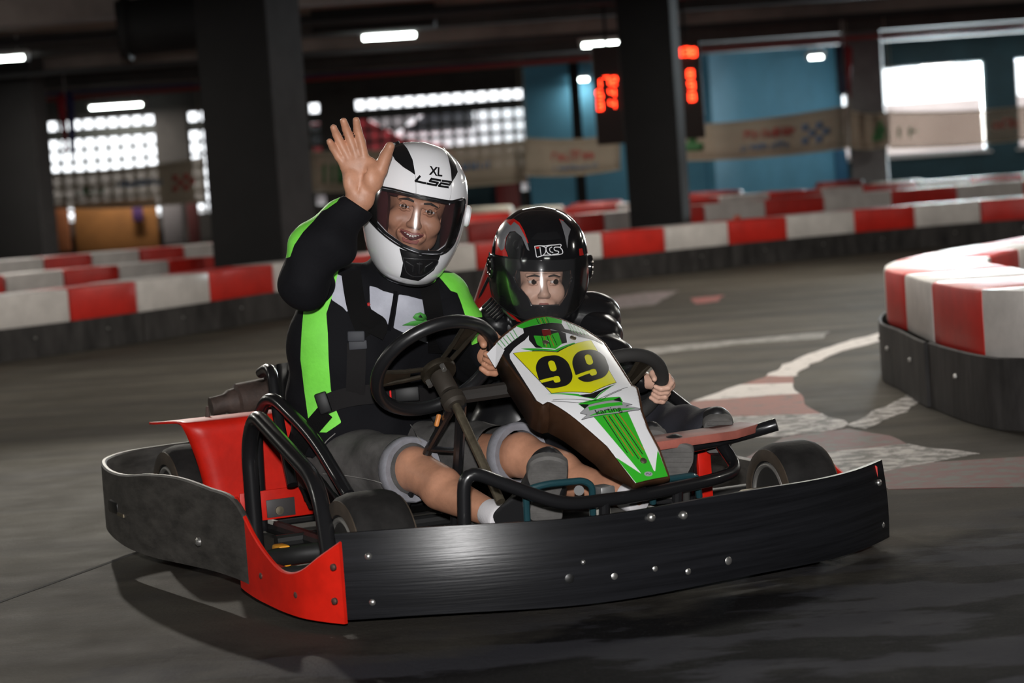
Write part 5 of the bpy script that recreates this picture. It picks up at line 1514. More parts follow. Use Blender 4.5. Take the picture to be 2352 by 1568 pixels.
def head_frame(yaw, roll, pitch):
    return rotm('Z', math.radians(yaw)) @ rotm('Y', math.radians(roll)) @ rotm('X', math.radians(pitch))
def add_head(S, c, R, s, smile, k=.006):
    H = lambda x, y, z: c + R @ (np.array([x, y, z]) * s)
    e = lambda p, r, kk=k, sub=False: S.ell(H(*p), np.array(r) * s, R, kk * s, sub)
    cp = lambda a, b, r0, r1, kk=k, sub=False: S.cap(H(*a), H(*b), r0 * s, r1 * s, kk * s, sub)
    e((0, .018, .035), (.074, .094, .100), .01)
    e((0, -.025, -.040), (.060, .062, .078), .02)
    e((0, -.066, -.098), (.026, .024, .022), .022)
    for sx in (-1, 1):
        e((sx * .040, -.060, -.032), (.026, .024, .026 if smile else .03), .016)
        e((sx * .046, -.012, -.066), (.018, .034, .026), .02)
        cp((sx * .014, -.092, .020), (sx * .046, -.078, .020), .0085, .007, .010)
        e((sx * .075, .02, -.01), (.012, .022, .032), .006)
        e((sx * .0315, -.099, .003), (.0145, .0125, .0056), .005, True)
        cp((sx * .018, -.0905, .0088), (sx * .044, -.0835, .0068), .0044, .0040, .003)
        cp((sx * .018, -.0895, -.0042 if smile else -.0052), (sx * .043, -.0830, -.0030 if smile else -.0042), .0040, .0038, .003)
        e((sx * .0115, -.104, -.036), (.0085, .010, .0075), .006)
    cp((0, -.088, .018), (0, -.113, -.030), .0080, .0125, .010)
    e((0, -.113, -.031), (.0115, .011, .010), .006)
    e((0, -.083, -.062), (.036, .020, .022), .012)
    if smile:
        for sx in (-1, 1):
            cp((0, -.104, -.0655), (sx * .027, -.088, -.0565), .0085, .0055, .001, True)
            cp((sx * .022, -.092, -.022), (sx * .040, -.075, -.060), .0022, .0022, .006, True)
def face_parts(root, c, R, s, smile, base, look=(0, 0)):
    H = lambda p: c + np.asarray(p, float) @ R.T * s
    h = empty('face', c - base); h.parent = root
    for sx in (-1, 1):
        ec = np.array([sx * .0315, -.0815, .002])
        o = G().lathe([(.0005, -.0118), (.006, -.0100), (.0105, -.005), (.0118, 0), (.0105, .005), (.006, .0100), (.0005, .0118)], H(ec), R @ np.array([0, 0, 1]), 20).build('eye', M_EYW, h, base=c, sharp=180)
        for v in o.data.vertices: v.co = Vector((np.array(v.co) - (H(ec) - c)) * s + (H(ec) - c))
        d = np.array([look[0], -1.0, look[1]]); d /= np.linalg.norm(d)
        G().lathe([(.0074, -.0016), (.0066, .0004), (.0036, .0014), (.0004, .0018)], H(ec + d * .0108), R @ d, 16).build('iris', M_IRI, o, base=c)
        sk = M_SKIN if s > .95 else M_SKIK
        for e0, e1 in (((12, 86), (-86, -9)) if smile else ((20, 86), (-86, -17))):
            pr = [(.0128 * s * math.cos(math.radians(e)), .0128 * s * math.sin(math.radians(e))) for e in np.linspace(e0, e1, 8)]
            G().lathe(pr, H(ec), R @ np.array([0, 0, 1]), 28).build('eyelid', sk, h, base=c, sharp=180)
        G().tube([H((sx * .012, -.0995, .0185)), H((sx * .028, -.0985, .0220)), H((sx * .047, -.0850, .0165))], .0032 * s, 8, rad=[.0024 * s, .0034 * s, .0014 * s]).build('eyebrow', M_BRO, h, base=c)
    if smile:
        G().tube([H((-.026, -.0885, -.0575)), H((-.012, -.0965, -.0640)), H((0, -.0985, -.0660)), H((.012, -.0965, -.0640)), H((.026, -.0885, -.0575))], .006, 8, rad=[.003, .006, .0065, .006, .003]).build('mouth', M_MTH, h, base=c)
        for i in range(8):
            t = (i - 3.5) / 3.5; x = t * .0215
            p = np.array([x, -.1025 + .0125 * t * t, -.0620 + .0050 * t * t])
            G().box(H(p), np.array([.0056, .004, .0075]) * s, R @ rotm('Z', t * .45)).build('tooth', M_TTH, h, bevel=.0012, base=c)
        for zo, nm, rr in ((-.0560, 'upper_lip', .0032), (-.0745, 'lower_lip', .0048)):
            f = 1 if zo > -.06 else 0
            G().tube([H((-.029, -.0860, -.0545)), H((-.014, -.1000 + .002 * (1 - f), zo - .0005 + (.002 if f else -.001))), H((0, -.1045 + .002 * (1 - f), zo - .002)), H((.014, -.1000 + .002 * (1 - f), zo - .0005 + (.002 if f else -.001))), H((.029, -.0860, -.0545))], rr, 8, rad=[.0012, rr, rr, rr, .0012]).build(nm, M_LIP, h, base=c)
    else:
        for zo, nm, rr in ((-.0605, 'upper_lip', .0036), (-.0665, 'lower_lip', .0046)):
            G().tube([H((-.022, -.0890, -.0635)), H((-.010, -.1015, zo)), H((0, -.1035, zo - .0008)), H((.010, -.1015, zo)), H((.022, -.0890, -.0635))], rr * s, 8, rad=[.0012 * s, rr * s, rr * s, rr * s, .0012 * s]).build(nm, M_LIP, h, base=c)
    return h

def shoe(root, heel, toe, nrm, base, ankle, w=.047, name='shoe'):
    """sole plate facing nrm plus a padded upper towards the ankle"""
    heel, toe = np.asarray(heel, float), np.asarray(toe, float)
    Lx = toe - heel; L = np.linalg.norm(Lx); Lx /= L
    N = np.asarray(nrm, float); N = N - Lx * (N @ Lx); N /= np.linalg.norm(N); W = np.cross(N, Lx)
    out = [(0, .62), (.05, .80), (.15, .80), (.35, .68), (.5, .74), (.68, .98), (.80, 1.0), (.90, .86), (.97, .55), (1.0, .15)]
    pts = [(f * L, a * w) for f, a in out] + [(f * L, -a * w * (.9 if .3 < f < .9 else 1)) for f, a in reversed(out)]
    pts = spline(pts + [pts[0]], 60)[:-1]; n = len(pts)
    V = []
    for d, g_ in ((0.0, .94), (-.006, 1.0), (-.022, 1.0)):
        for a, b_ in pts:
            V.append(heel + Lx * ((a - L / 2) * g_ + L / 2) + W * b_ * g_ + N * d)
    F = [tuple(range(n)), tuple(range(3 * n - 1, 2 * n - 1, -1))] + [(r * n + i, r * n + (i + 1) % n, (r + 1) * n + (i + 1) % n, (r + 1) * n + i) for r in range(2) for i in range(n)]
    lo = np.minimum(np.minimum(heel, toe), ankle) - .09; hi = np.maximum(np.maximum(heel, toe), ankle) + .09
    S = Soft(lo, hi, .004)
    u = lambda f, d, ww=0: heel + Lx * f * L - N * d + W * ww
    S.chain([u(.10, .045), u(.40, .050), u(.72, .040), u(.92, .030)], [w * .78, w * .80, w * .80, w * .40], .02)
    S.cap(u(.12, .05), ankle, w * .82, w * .84, .03).cap(u(.45, .05), ankle, w * .78, w * .80, .03)
    S.half(heel - N * .016, N)
    P, Fq = S.mesh(1)
    up_ = mk(name, P, Fq, M_SHO, root, sharp=180, base=base)
    G().add(V, F).build('sole', M_SOL, up_, base=base)
    g = G()
    for q in range(9):
        f = .12 + q * .09
        if f > .95: break
        hw_ = np.interp(f, [o[0] for o in out], [o[1] for o in out]) * w * .8
        g.box(u(f, -.0005), (2 * hw_, .010, .003), np.stack([W, Lx, N], 1))
    g.build('sole_tread', M_SOL, up_, base=base)
    G().tube([u(.45, .094, -.02), u(.55, .088, .02), u(.60, .083, -.02)], .0035, 6).build('laces', M_SOC, up_, base=base)
    return up_

# ------------------------------------------------------------------ driver
DB = np.array([-.21, 1.22, .10])
drv = empty('person', k2w(DB), KA, 'driver in black and lime green jacket and grey denim shorts waving a hand', 'person')
HC = D(950, 494, 5.575); HR = head_frame(-14, 11, 8)
FC, FR_ = D(955, 476, 5.565), head_frame(-20, 17, 4)
shR, elR, wrR = D(722, 655, 5.58), D(702, 640, 5.34), D(815, 472, 5.345)
shL, elL, haL = D(1022, 690, 5.68), D(1092, 815, 5.60), D(1112, 800, 5.30)
pel = np.array([-.215, 1.22, .235])
hipR, hipL = np.array([-.305, 1.20, .215]), np.array([-.125, 1.20, .215])
knR, anR = D(948, 1078, 5.36), D(1148, 1190, 5.06)
knL, anL = D(1196, 1046, 5.33), D(1470, 1150, 5.06)
S = Soft((-.60, .16, .09), (.20, 1.42, 1.10), .0036)
S.ell(pel, (.16, .12, .12), k=.03).ell((-.21, 1.16, .40), (.15, .11, .17), k=.05).ell((-.205, 1.13, .56), (.165, .105, .13), k=.05)
S.cap(shR + [.06, .03, -.02], shL + [-.03, .02, -.02], .042, .042, .04)
nk = D(905, 640, 5.62)
S.cap(nk + [0, 0, -.03], HC + HR @ np.array([0, .03, -.07]), .058, .052, .02)
add_head(S, FC, FR_, 1.0, True)
S.chain([shR, elR, wrR], [.034, .036, .026], .02)
S.chain([shL, elL, haL + [.03, .05, -.02]], [.05, .042, .028], .02)
for hp_, kn, an in ((hipR, knR, anR), (hipL, knL, anL)):
    S.cap(hp_, kn, .072, .050, .02)
    an = kn + (an - kn) * .93; md = kn * .62 + an * .38
    S.cap(kn, md, .048, .047, .012).cap(md + np.array([0, .014, -.012]), an, .046, .029, .012)
    S.ell(kn + np.array([0, -.010, .012]), (.038, .036, .038), k=.02)
# raised right hand, palm to the viewer
def P5(px, py, dy=0): return D(px, py, 5.335 + dy)
wr = P5(828, 455)
S.cap(wrR, wr, .029, .028, .012, squash=(VIEW, .72))
palm = [P5(800, 378), P5(822, 370), P5(846, 380), P5(820, 415), P5(845, 425)]
for p, r in zip(palm, (.019, .020, .019, .021, .020)): S.cap(wr, p, .024, r, .014, squash=(VIEW, .62))
S.cap(palm[0], palm[2], .018, .018, .012, squash=(VIEW, .62))
S.ell(P5(858, 410, -.012), (.024, .016, .032), None, .014)        # thumb ball
S.ell(P5(805, 418, -.010), (.018, .014, .030), None, .014)        # heel of the hand
for pts, rr in (([(796, 385), (778, 360), (764, 338), (757, 325)], (.0112, .0102, .0092, .0080)),
                ([(805, 372), (788, 340), (773, 310), (766, 293)], (.0116, .0107, .0097, .0084)),
                ([(820, 366), (806, 325), (795, 296), (789, 278)], (.0118, .0108, .0098, .0086)),
                ([(838, 370), (829, 325), (821, 296), (818, 276)], (.0120, .0108, .0098, .0086)),
                ([(855, 425), (874, 390), (886, 358), (896, 336)], (.0190, .0165, .0142, .0112))):
    Q = [P5(x, y, -.004 * i * i * .5) for i, (x, y) in enumerate(pts)]
    S.chain(Q, rr, .0025)
for a, b_ in (((806, 358), (845, 392)), ((800, 385), (846, 398)), ((838, 378), (822, 440))):
    S.cap(P5(*a, -.0175), P5(*b_, -.0195), .0022, .0022, .004, sub=True)
# left hand closed on the steering wheel
def rimp(c, nrm, xh, R0, a):
    Rm = frame(nrm, xh); return c + (Rm[:, 0] * math.cos(a) + Rm[:, 1] * math.sin(a)) * R0, (-Rm[:, 0] * math.sin(a) + Rm[:, 1] * math.cos(a)), Rm[:, 0] * math.cos(a) + Rm[:, 1] * math.sin(a), Rm[:, 2]
def grip(S, c, nrm, xh, R0, rr, a0, s, wrist, sidesgn):
    """five fingers wrapped around a wheel rim; a0 = angle of the middle finger; sidesgn = +1 when the thumb lies towards growing angle"""
    ctr, tg, out_, nn = rimp(c, nrm, xh, R0, a0)
    back = ctr + out_ * (rr + .016 * s) + nn * .012 * s
    S.cap(wrist, back, .026 * s, .022 * s, .012)
    for i in range(4):
        a = a0 + sidesgn * (1.5 - i) * .0195 * s / R0
        p, t_, o_, n_ = rimp(c, nrm, xh, R0, a)
        r1 = rr + .0085 * s
        kn_ = p + o_ * (r1 * .95) + n_ * r1 * .55
        S.cap(back + t_ * sidesgn * (1.5 - i) * .012 * s, kn_, .014 * s, .0105 * s, .008 * s)
        ang = [.35, -.45, -1.25, -2.05, -2.75]
        Q = [kn_] + [p + o_ * r1 * math.cos(q) + n_ * r1 * math.sin(q) for q in ang]
        S.chain(Q, [.0102 * s, .0100 * s, .0098 * s, .0094 * s, .0086 * s, .0076 * s], .003 * s)
    a = a0 + sidesgn * .052 * s / R0
    p, t_, o_, n_ = rimp(c, nrm, xh, R0, a)
    r1 = rr + .009 * s
    S.chain([back + t_ * sidesgn * .015 * s, p - t_ * sidesgn * .012 * s + o_ * r1 * .3 + n_ * r1 * 1.0, p + t_ * sidesgn * .008 * s - o_ * r1 * .75 + n_ * r1 * .6, p + t_ * sidesgn * .016 * s - o_ * r1 * 1.0 - n_ * r1 * .35], [.016 * s, .0135 * s, .0115 * s, .0090 * s], .006 * s)
grip(S, SWC, SWN, (1, 0, .10), .143, .0155, math.radians(2), 1.0, haL + [.035, .07, -.02], -1)
P, F = S.mesh(1)
drv_body = mk('body', P, F, M_SKIN, drv, sharp=180, base=DB)
face_parts(drv, FC, FR_, 1.0, True, DB, look=(-.06, .0))
# nails on the raised hand are hidden; a ring of stubble shadow is left out

# jacket body
S = Soft((-.50, .90, .16), (.12, 1.40, .76), .005)
S.ell((-.215, 1.215, .27), (.205, .155, .125), k=.05).ell((-.212, 1.165, .40), (.208, .150, .160), k=.06).ell((-.205, 1.130, .55), (.212, .142, .140), k=.06)
S.cap(shR + [.05, .03, -.005], shL + [-.01, 0, -.012], .072, .080, .05)
S.cap(nk + [0, .01, -.05], nk + [.006, -.008, .022], .080, .070, .03)
S.ripple(.0050, [((14, 6, 32), .3, .8), ((26, -10, 14), 1.7, .6), ((4, 20, 46), 2.2, .6), ((50, 10, -22), .9, .35)])
S.half((-.2, 1.1, .245), (0, .35, -1))
JP, JF = S.mesh(2)
def fpoly(px, Y, back=1.24):
    Q = opoly(px, Y)
    def f(V):
        a, b_ = orth(V); d = poly_sd(Q, a, b_)
        dep = V @ VIEW
        return np.maximum(d, (dep - back))
    return f
cd = float(np.array([-.205, 1.15, .5]) @ VIEW)
gside = fpoly([(778, 600), (770, 640), (757, 690), (746, 722), (750, 770), (752, 830), (756, 900), (768, 948), (780, 976), (745, 1000), (705, 1000), (692, 900), (684, 830), (688, 760), (692, 700), (700, 650), (740, 600)], 5.50, cd + .08)
gsh = [(998, 627), (1055, 630), (1082, 648), (1100, 690), (1108, 728), (1070, 726), (1060, 697), (1050, 673), (1035, 668), (1018, 648)]
w1 = fpoly([(770, 632), (782, 636), (798, 644), (797, 722), (785, 708), (757, 690)], 5.50, cd + .02)
w2 = fpoly([(844, 660), (860, 663), (876, 671), (903, 678), (899, 702), (889, 757), (880, 745), (868, 728), (851, 718), (846, 705)], 5.48, cd)
w3 = fpoly([(913, 679), (935, 683), (972, 694), (982, 712), (984, 800), (960, 790), (920, 768), (900, 758), (906, 725)], 5.48, cd)
w4 = fpoly([(1014, 722), (1048, 716), (1050, 800), (1024, 792), (1012, 760)], 5.48, cd)
bot = subparts(drv, JP, JF, [('green_side_panel', M_JG, gside), ('green_shoulder_panel', M_JG, fpoly(gsh, 5.56, cd + .03)), ('grey_chest_panel', M_JW, w1), ('grey_chest_panel', M_JW, w2), ('grey_chest_panel', M_JW, w3), ('grey_chest_panel', M_JW, w4)], DB, 'jacket', M_JK)
# zip, stitched print on the chest
zp = [front(JP, x, y, 12, .002) for x, y in ((909, 668), (906, 690), (902, 712), (898, 735), (893, 758))]
G().strap(zp, -VIEW, .0095, .003).build('zip', mat('zip_tape', (.004, .004, .005), .9, spec=.1), bot, base=DB)
def patch(P, px, m, name, lift=.003, root=None):
    V = [front(P, x, y, 12, lift) for x, y in px]; n = len(V)
    c = np.mean(V, 0)
    o = mk(name, np.array(V + [c]), [(i, (i + 1) % n, n) for i in range(n)], m, root, sharp=180, base=DB); solid(o, .0012, 0); return o
patch(JP, [(948, 729), (955, 720), (966, 717), (977, 722), (981, 731), (972, 737), (957, 736)], mat('print_green', (.06, .30, .05), .6), 'printed_emblem', .003, bot)
patch(JP, [(961, 728), (966, 722), (971, 730)], mat('print_black', (.01, .01, .01), .6), 'printed_emblem_centre', .0045, bot)
patch(JP, [(924, 747), (945, 738), (978, 733), (985, 740), (960, 748)], mat('print_green', (.06, .30, .05), .6), 'printed_swoosh', .003, bot)
patch(JP, [(843, 696), (848, 694), (851, 699), (848, 703), (844, 702)], mat('print_red', (.45, .02, .02), .6), 'printed_dot', .003, bot)
# sleeves
S = Soft(np.minimum(np.minimum(shR, elR), wrR) - .12, np.maximum(np.maximum(shR, elR), wrR) + .12, .0045)
mdR = D(746, 556, 5.335)
S.cap(shR, elR, .048, .056, .04).cap(elR, mdR, .060, .066, .03).cap(mdR, wrR, .068, .0385, .02)
S.ripple(.0055, [((30, 12, 42), .5, .8), ((52, -18, 18), 1.1, .6), ((12, 46, -30), 2.0, .6)])
ax_ = wrR - elR; S.half(wrR + ax_ / np.linalg.norm(ax_) * .006, ax_)
RP, RF = S.mesh(2)
gb = [(645, 590), (652, 572), (668, 540), (700, 503), (735, 466), (765, 446), (783, 450), (776, 463), (752, 480), (740, 484), (722, 508), (700, 532), (680, 562), (671, 588), (660, 592)]
sl = subparts(drv, RP, RF, [('green_sleeve_band', M_JG, fpoly(gb, 5.34, float(elR @ VIEW) + .03))], DB, 'sleeve', M_JK)
S = Soft(np.minimum(np.minimum(shL, elL), haL) - .11, np.maximum(np.maximum(shL, elL), haL) + .12, .0045)
wl = haL + np.array([.035, .07, -.02])
S.cap(shL + [-.01, 0, -.01], elL, .080, .066, .04).cap(elL, wl, .064, .042, .03)
S.ripple(.005, [((30, 12, 42), .9, .8), ((48, -18, 18), .1, .6)])
LP, LF = S.mesh(2)
subparts(drv, LP, LF, [('green_shoulder_panel', M_JG, fpoly(gsh, 5.60, float(shL @ VIEW) + .04)), ('green_cuff_panel', M_JG, fpoly([(1080, 768), (1100, 765), (1104, 780), (1084, 790)], 5.4, float(elL @ VIEW) + .05))], DB, 'sleeve', M_JK)
# shorts
S = Soft((-.46, .72, .10), (.12, 1.42, .44), .0045)
S.ell(pel + [0, -.005, .0], (.185, .150, .130), k=.04)
cuts_ = []
for hp_, kn in ((hipR, knR), (hipL, knL)):
    ax_ = (kn - hp_) / np.linalg.norm(kn - hp_)
    S.cap(hp_ + [0, 0, .01], kn - ax_ * .045, .096, .076, .035)
S.ripple(.0040, [((40, 10, 22), .5, .8), ((18, 36, 30), 1.4, .7), ((60, -22, 18), .2, .4)])
SP, SF = S.mesh(2)
sh_ = mk('shorts', SP, SF, M_DEN, drv, sharp=180, base=DB)
for hp_, kn in ((hipR, knR), (hipL, knL)):
    ax_ = (kn - hp_) / np.linalg.norm(kn - hp_); c = kn - ax_ * .012
    prof = [(.058, -.016), (.074, -.018), (.079, -.014), (.078, .012), (.074, .016), (.060, .012)]
    o = G().lathe(prof, c, ax_, 36, True).build('cuff', M_CUF, sh_, base=DB, sharp=60)
    wv = np.array([v.co for v in o.data.vertices]); 
    n_ = RNG.normal(0, .0008, len(wv))
    for v, q in zip(o.data.vertices, n_): v.co.z += q
def seam(px, P=SP, r=.0012, m=None):
    q = [front(P, x, y, 10, .0008) for x, y in px]; q = [a for a in q if a is not None]
    if len(q) > 2: G().tube(spline(q, len(q) * 4), r, 6).build('seam', m or mat('seam_thread', (.22, .21, .20), .8), sh_, base=DB)
seam([(935, 965), (950, 985), (958, 1000), (968, 1015)]); seam([(742, 1088), (780, 1090), (820, 1096), (860, 1104), (884, 1112)]); seam([(735, 1040), (748, 1015), (770, 995)])
# socks and shoes
G().tube([anR * .88 + knR * .12, anR, anR + (anR - knR) / np.linalg.norm(anR - knR) * .012], .037, 20, rad=[.0325, .0335, .034]).build('sock', M_SOC, drv, base=DB, bevel=.003)
G().tube([anL * .88 + knL * .12, anL], .037, 20, rad=[.0325, .034]).build('sock', M_SOC, drv, base=DB, bevel=.003)
shoe(drv, D(1252, 1200, 5.02), D(1262, 1052, 4.93), -VIEW + np.array([0, 0, -.25]), DB, anR + (anR - knR) / np.linalg.norm(anR - knR) * .045)
shoe(drv, D(1548, 1148, 5.08), D(1555, 1022, 5.02), -VIEW + np.array([0, 0, -.25]), DB, anL, w=.044)

# seat belts of the driver (parts of the kart), lying on the jacket
M_BLT = mat('black_webbing', (.0032, .003, .0032), .75, spec=.1, bump=.15, bscale=300)
M_BLG = mat('worn_grey_webbing', (.013, .012, .0125), .8, spec=.12, bump=.15, bscale=300)
M_BKL = mat('buckle_black', (.006, .006, .0065), .5, spec=.3); M_BKG = mat('buckle_grey', (.045, .047, .055), .6, spec=.3)
JA = np.concatenate([JP, SP])
def belt(px, w, name, m, lift=.006, P=JA, rad=16):
    q = [front(P, x, y, rad, lift) for x, y in px]; q = [a for a in q if a is not None]
    q = spline(q, len(q) * 4)
    V_ = np.broadcast_to(-VIEW, q.shape)
    return G().strap(q, V_, w, .0035).build(name, m, kart, base=KB)
belt([(806, 622), (810, 655), (816, 690), (824, 720), (836, 748), (850, 768)], .047, 'shoulder_belt', M_BLT, .006)
belt([(836, 722), (856, 735), (872, 748), (862, 772)], .040, 'belt_tail', M_BLT, .016)
belt([(819, 788), (819, 815), (818, 850), (817, 880), (816, 905)], .046, 'lower_belt', M_BLG, .008)
belt([(984, 650), (992, 690), (998, 730), (1003, 770), (1004, 810)], .045, 'shoulder_belt', M_BLT, .008)
belt([(745, 930), (775, 918), (810, 910), (850, 905), (890, 902), (930, 905), (970, 912), (1010, 915)], .047, 'lap_belt', M_BLG, .010)
belt([(748, 945), (728, 968), (708, 992), (690, 1018), (680, 1040)], .042, 'lap_belt', M_BLT, .012, np.concatenate([JP, SP]), 30)
def buckle(px, py, size, m, name, rot, lift=.014):
    c = front(JA, px, py, 22, lift)
    Rm = frame(-VIEW, np.array([math.cos(KA), -math.sin(KA), 0])) @ rotm('Z', rot)
    return G().box(c, size, Rm).build(name, m, kart, bevel=.004, base=KB)
buckle(742, 925, (.030, .052, .016), M_BKL, 'buckle', .25, .020)
bk = buckle(818, 772, (.042, .026, .008), M_BKG, 'belt_adjuster', -.05)
buckle(822, 792, (.044, .022, .005), M_BKG, 'belt_tongue', 0, .011)
buckle(897, 905, (.005, .020, .014), mat('red_button', (.8, .02, .02), .4), 'release_button', 0, .016)
buckle(935, 905, (.060, .036, .012), M_BKL, 'buckle', 0, .016)
buckle(1000, 950, (.028, .05, .012), M_BKL, 'buckle', .4, .02)

# ------------------------------------------------------------------ small rider
CB = np.array([.20, 1.16, .10])
kid = empty('person', k2w(CB), KA, 'child passenger in black padded jacket holding the right steering wheel', 'person')
CC = D(1240, 640, 5.72); CR = head_frame(-19, 4, 5)
S = Soft((-.02, .36, .09), (.48, 1.34, .84), .0034)
cpel = np.array([.20, 1.14, .20])
csR, csL = D(1142, 742, 5.76), D(1366, 728, 5.80)
ceL = D(1385, 800, 5.70); cwL = D(1466, 872, 5.47)
S.ell(cpel, (.12, .10, .10), k=.03).ell((.205, 1.08, .38), (.11, .09, .16), k=.04)
S.cap(csR, csL, .04, .04, .04)
S.cap((.205, 1.05, .5), CC + CR @ np.array([0, .03, -.06]), .042, .040, .02)
add_head(S, CC, CR, .86, False)
S.chain([csL, ceL, cwL], [.038, .032, .022], .02)
S.chain([csR, D(1135, 830, 5.68)], [.038, .03], .02)
ck0, ck1 = D(1330, 975, 5.45), D(1500, 978, 5.50)
ca0, ca1 = D(1480, 1040, 5.2), D(1632, 985, 5.28)
S.chain([cpel + [-.06, 0, 0], ck0, ca0], [.06, .042, .026], .02); S.chain([cpel + [.06, 0, 0], ck1, ca1], [.06, .042, .026], .02)
grip(S, KWC, KWN, (1, 0, .05), .128, .0160, math.radians(2), .76, cwL, -1)
P, F = S.mesh(1)
mk('body', P, F, M_SKIK, kid, sharp=180, base=CB)
face_parts(kid, CC, CR, .86, False, CB, look=(.42, .02))
M_KJ = mat('black_padded_nylon', (.010, .010, .011), .30, coat=.15)
M_KP = mat('navy_trousers', (.014, .014, .020), .8, bump=.1, bscale=150)
S = Soft((-.03, .86, .18), (.46, 1.34, .62), .0045)
S.ell((.20, 1.13, .28), (.15, .12, .11), k=.05).ell((.205, 1.09, .42), (.155, .115, .13), k=.05)
S.cap(csR, csL, .062, .066, .04)
S.ripple(.0045, [((20, 8, 50), .3, .9), ((40, -10, 24), 1.7, .5)])
P, F = S.mesh(2)
kj = mk('jacket', P, F, M_KJ, kid, sharp=180, base=CB)
# padded sleeve on the picture's right with quilted ribs
S = Soft(np.minimum(np.minimum(csL, ceL), cwL) - .10, np.maximum(np.maximum(csL, ceL), cwL) + .10, .004)
S.cap(csL, ceL, .062, .052, .03).cap(ceL, cwL, .048, .030, .03)
S.ripple(.0060, [((50, 20, 70), .5, 1.0), ((20, -48, 34), 1.1, .5)])
P, F = S.mesh(1); mk('sleeve', P, F, M_KJ, kid, sharp=180, base=CB)
eL2 = D(1128, 830, 5.68)
S = Soft(np.minimum(csR, eL2) - .10, np.maximum(csR, eL2) + .10, .004)
S.cap(csR, eL2, .054, .044, .03)
S.ripple(.004, [((30, 10, 120), .5, 1.0)])
P, F = S.mesh(1); mk('sleeve', P, F, M_KJ, kid, sharp=180, base=CB)
# ribbed shoulder protector beside the helmet
rb = D(1132, 715, 5.66)
for q in range(7):
    a = rb + np.array([-.014 + .0055 * q, 0, .022 - .006 * q]); 
    G().tube([a + [-.012, .004, -.010], a + [0, -.010, .004], a + [.014, .004, .010]], .0034, 8, bend=.01).build('shoulder_rib', M_KJ, kj, base=CB)
S = Soft((.02, .40, .10), (.46, 1.26, .42), .0045)
S.ell(cpel, (.15, .12, .11), k=.03)
S.chain([cpel + [-.06, 0, 0], ck0, ca0], [.078, .062, .048], .03); S.chain([cpel + [.06, 0, 0], ck1, ca1], [.076, .054, .046], .03)
S.ripple(.005, [((46, 10, 20), .5, .8), ((18, 46, 10), 1.4, .7)])
P, F = S.mesh(2); mk('trousers', P, F, M_KP, kid, sharp=180, base=CB)
cd_ = (ca1 - ck1) / np.linalg.norm(ca1 - ck1)
shoe(kid, ca1 + np.array([.0, -.03, -.055]), D(1652, 958, 5.22), -VIEW * .8 + np.array([0, 0, -.3]), CB, ca1, w=.036)
shoe(kid, ca0 + np.array([.0, -.03, -.045]), D(1500, 985, 5.15), -VIEW * .8 + np.array([0, 0, -.3]), CB, ca0, w=.036)

# ================================================================== helmets
HPROF = np.array([(-.155, .070, .106, .088), (-.132, .087, .140, .110), (-.088, .107, .156, .134), (-.036, .121, .156, .150), (.015, .1255, .150, .158), (.065, .123, .139, .156), (.110, .111, .117, .140), (.146, .085, .085, .108), (.169, .049, .048, .062), (.1785, .001, .001, .001)])
def helmet_surface(sz, C, R, base):
    K = HPROF * sz
    n = len(K); D_ = spline(K, 400); ss = np.linspace(0, 1, 400)
    def loc(uv):
        uv = np.asarray(uv, float); t, s = uv[:, 0], np.clip(uv[:, 1], 0, 1)
        z, w, f, r = [np.interp(s, ss, D_[:, i]) for i in range(4)]
        ct = np.cos(t)
        z = z + .034 * sz * (1 - s) ** 3 * (1 - ct) / 2
        return np.stack([w * np.sin(t), np.where(ct > 0, -f, -r) * ct, z], 1)
    S = lambda uv: loc(uv) @ R.T + C - base
    def inv(x, z):
        s = np.interp(z, D_[:, 0], ss); w = np.interp(s, ss, D_[:, 1])
        return np.stack([np.arcsin(np.clip(x / np.maximum(w, 1e-4), -1, 1)), s], 1)
    return S, loc, inv
def hpoly(px, C, R, Yf):
    q = np.array([katY(x, y, Yf) for x, y in px]) - C
    q = q @ R
    return q[:, [0, 2]]
def hfield(loc, poly, grow=0.0):
    def f(t, s):
        L = loc(np.stack([t, s], 1)); d = poly_sd(poly, L[:, 0], L[:, 2]) - grow
        return np.where(np.cos(t) > -.05, d, np.abs(d) + .05)
    return f
